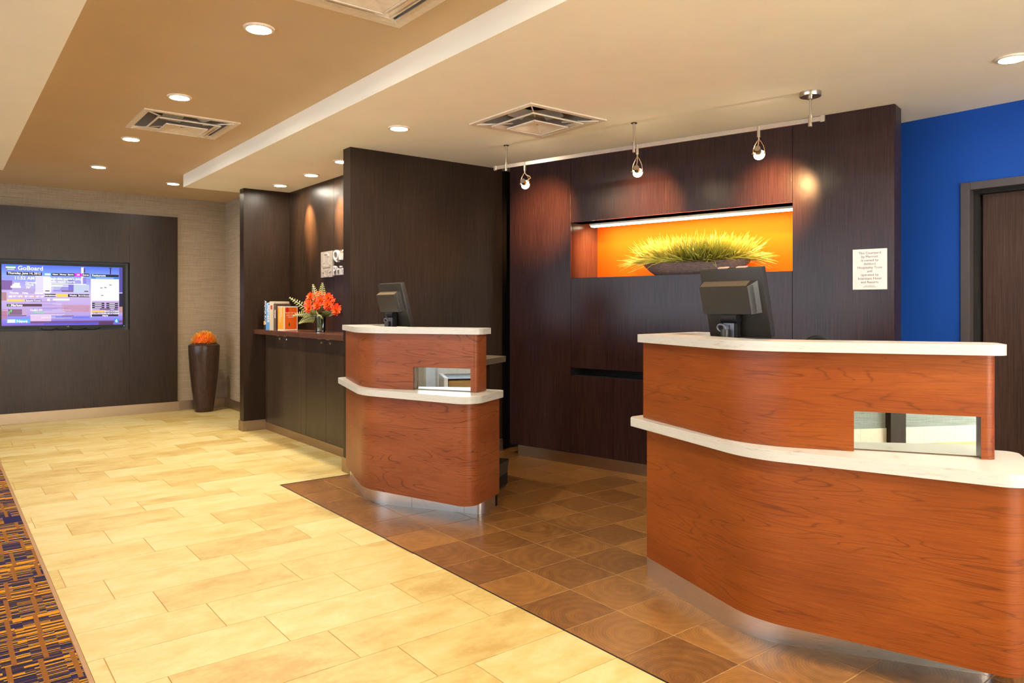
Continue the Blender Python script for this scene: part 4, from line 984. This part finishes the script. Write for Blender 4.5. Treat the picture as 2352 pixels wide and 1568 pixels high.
rect(105, 800, 388, 832, S(255, 206, 100)); rect(396, 800, 660, 828, DK); stext('Extended Forecast', 528, 815, 24, WT, 'CENTER')
rect(103, 875, 668, 918, S(84, 56, 70)); rect(122, 886, 150, 908, S(90, 190, 90)); stext('Markets', 168, 897, 42)
rect(122, 965, 345, 1060, S(132, 96, 128)); rect(122, 1068, 415, 1080, S(96, 60, 84)); rect(350, 965, 415, 1060, S(190, 160, 190))
for a, b_ in (((132, 1045), (150, 1000)), ((150, 1000), (164, 1012)), ((164, 1012), (186, 972))): rect(min(a[0], b_[0]), min(a[1], b_[1]), max(a[0], b_[0])-6, max(a[1], b_[1]), S(110, 240, 120))
stext('12,651.91', 465, 975, 40); stext('\u25b2 155.53', 520, 1020, 34, S(90, 226, 110))
rect(105, 1130, 470, 1196, S(86, 176, 240)); rect(115, 1138, 238, 1190, WT); stext('News', 345, 1164, 56, WT, 'CENTER')
rect(700, 350, 822, 392, S(60, 180, 236)); rect(715, 358, 806, 386, WT)
for i, s in enumerate(('News', 'Money', 'Sports')): rect(826+i*131, 350, 952+i*131, 400, DK); stext(s, 889+i*131, 374, 28, WT, 'CENTER')
rect(1216, 350, 1346, 402, S(226, 20, 214)); stext('Life', 1281, 376, 28, WT, 'CENTER'); rect(1350, 352, 1472, 402, DK); stext('Scores', 1411, 378, 28, WT, 'CENTER')
stext("Check this movie's juicy", 740, 442, 46); stext('details, much more', 740, 492, 46)
for y in (535, 568): rect(740, y-10, 1420 if y < 540 else 1110, y+2, WT)
for x0, x1 in ((720, 795), (996, 1196), (1384, 1456)): rect(x0, 642, x1, 660, S(112, 72, 92))
for x0, x1, c in ((708, 896, DK), (902, 1098, S(255, 204, 84)), (1104, 1284, DK), (1288, 1472, DK)): rect(x0, 700, x1, 748, c)
for x, s in ((802, 'Entertainment'), (1194, 'Weather'), (1380, 'Air & Ground')): stext(s, x, 724, 26, WT, 'CENTER')
rect(756, 780, 806, 820, WT); rect(796, 792, 812, 806, S(60, 150, 220)); rect(850, 778, 1130, 808, WT); rect(1004, 1058, 1204, 1072, S(150, 100, 110))
rect(1506, 362, 2002, 404, S(40, 38, 50)); stext('Restaurants', 1520, 383, 38); rect(1504, 408, 2004, 438, S(60, 130, 206)); rect(1590, 420, 1910, 428, S(206, 226, 246)); rect(1504, 440, 2006, 805, WT)
for x, y in ((1690, 590), (1762, 582), (1852, 540), (1704, 715)): rect(x-22, y-8, x+22, y+6, S(30, 44, 66)); rect(x-10, y-10, x+26, y-4, S(240, 250, 250)); rect(x-14, y-6, x, y, S(70, 150, 140))
for i in range(3): rect(1520, 838+i*34, 1742, 862+i*34, DK); rect(1774, 838+i*34, 1988, 862+i*34, DK); rect(1570, 846+i*34, 1690, 854+i*34, WT); rect(1830, 846+i*34, 1930, 854+i*34, WT)
rect(1660, 936, 1850, 954, S(90, 60, 80)); rect(1916, 936, 1986, 954, S(90, 60, 80))
rect(1508, 968, 1750, 996, S(255, 196, 84)); rect(1764, 966, 1990, 994, S(40, 36, 44)); rect(1512, 1004, 1750, 1030, S(70, 44, 54)); rect(1764, 1002, 1990, 1028, S(40, 36, 44)); rect(1514, 1038, 1992, 1066, S(46, 40, 50))
stext('POINTS OF INTEREST', 1877, 980, 20, WT, 'CENTER'); stext('RETAIL & SHOPPING', 1631, 1017, 20, WT, 'CENTER'); stext('PLACES OF WORSHIP', 1877, 1015, 20, WT, 'CENTER'); stext('Hertz', 1755, 1052, 32, WT, 'CENTER')
rect(1840, 255, 1862, 360, S(50, 46, 92)); rect(1828, 252, 1874, 270, S(60, 56, 110)); rect(1920, 1098, 2000, 1168, S(30, 150, 214)); stext('6', 1960, 1136, 66, WT, 'CENTER')
me = bpy.data.meshes.new('screen'); bm.to_mesh(me); bm.free(); me.materials.append(MT['screen']); o = bpy.data.objects.new('screen', me); C.objects.link(o); o.parent = tv
obj('brand_mark', text_bm('LG', .020, .0003, M=Matrix(((1, 0, 0, .03), (0, 0, -1, -.0345), (0, 1, 0, sz0-.016), (0, 0, 0, 1)))), plain('grey_mark', S(150, 146, 140), .4), tv)
obj('power_light', bx(sx1+.012, sx1+.018, -.035, -.034, sz0-.018, sz0-.013), emis('blue_led', (.1, .3, 1, 1), 2), tv)
for k in range(4):
    x = -.22+k*.14; bm = B(); tube(bm, [(x, .004, sz0-.034), (x+.02, -.004, sz0-.050), (x+.09, -.004, sz0-.054), (x+.16, .004, sz0-.036)], .005, 6); obj('cable', bm, MT['blackm'], tv, smooth=True)

# ------------------------------------------------------------------ lounge pieces left of the frame, seen only in the far desk's mirror
t = thing('lounge_booth', 'grey fabric lounge booth back seen in the far desk mirror', 'booth', (-1.6, 3.9, 0)); obj('upholstery', bx(-.5, .5, -.25, .5, .06, 1.05, bevel=.03), MT['greyf'], t); obj('base', bx(-.47, .47, -.22, .47, 0, .06), MT['blackm'], t); obj('top_rail', bx(-.5, .5, -.25, .5, 1.05, 1.08), MT['dark'], t)
t = thing('ottoman', 'khaki fabric ottoman seen in the far desk mirror', 'seat', (-1.3, 3.0, 0)); obj('cushion', bx(-.3, .3, -.6, .42, .10, .47, bevel=.03), MT['khaki'], t); obj('top_edge', bx(-.302, .302, -.6, .42, .47, .485), MT['dark'], t); obj('side_panel', bx(-.28, .33, .425, .47, 0, .50, bevel=.01), MT['gloss'], t); obj('base', bx(-.28, .28, -.58, .40, 0, .10), MT['blackm'], t)
t = thing('lounge_table', 'large glossy white table block seen in the far desk mirror', 'table', (-3.2, 2.5, 0)); obj('top', bx(-1.0, 1.0, -1.2, 1.05, .70, .75, bevel=.01), MT['gloss'], t); obj('pedestal', bx(-.9, .95, -1.1, .95, 0, .70, bevel=.03), MT['gloss'], t)
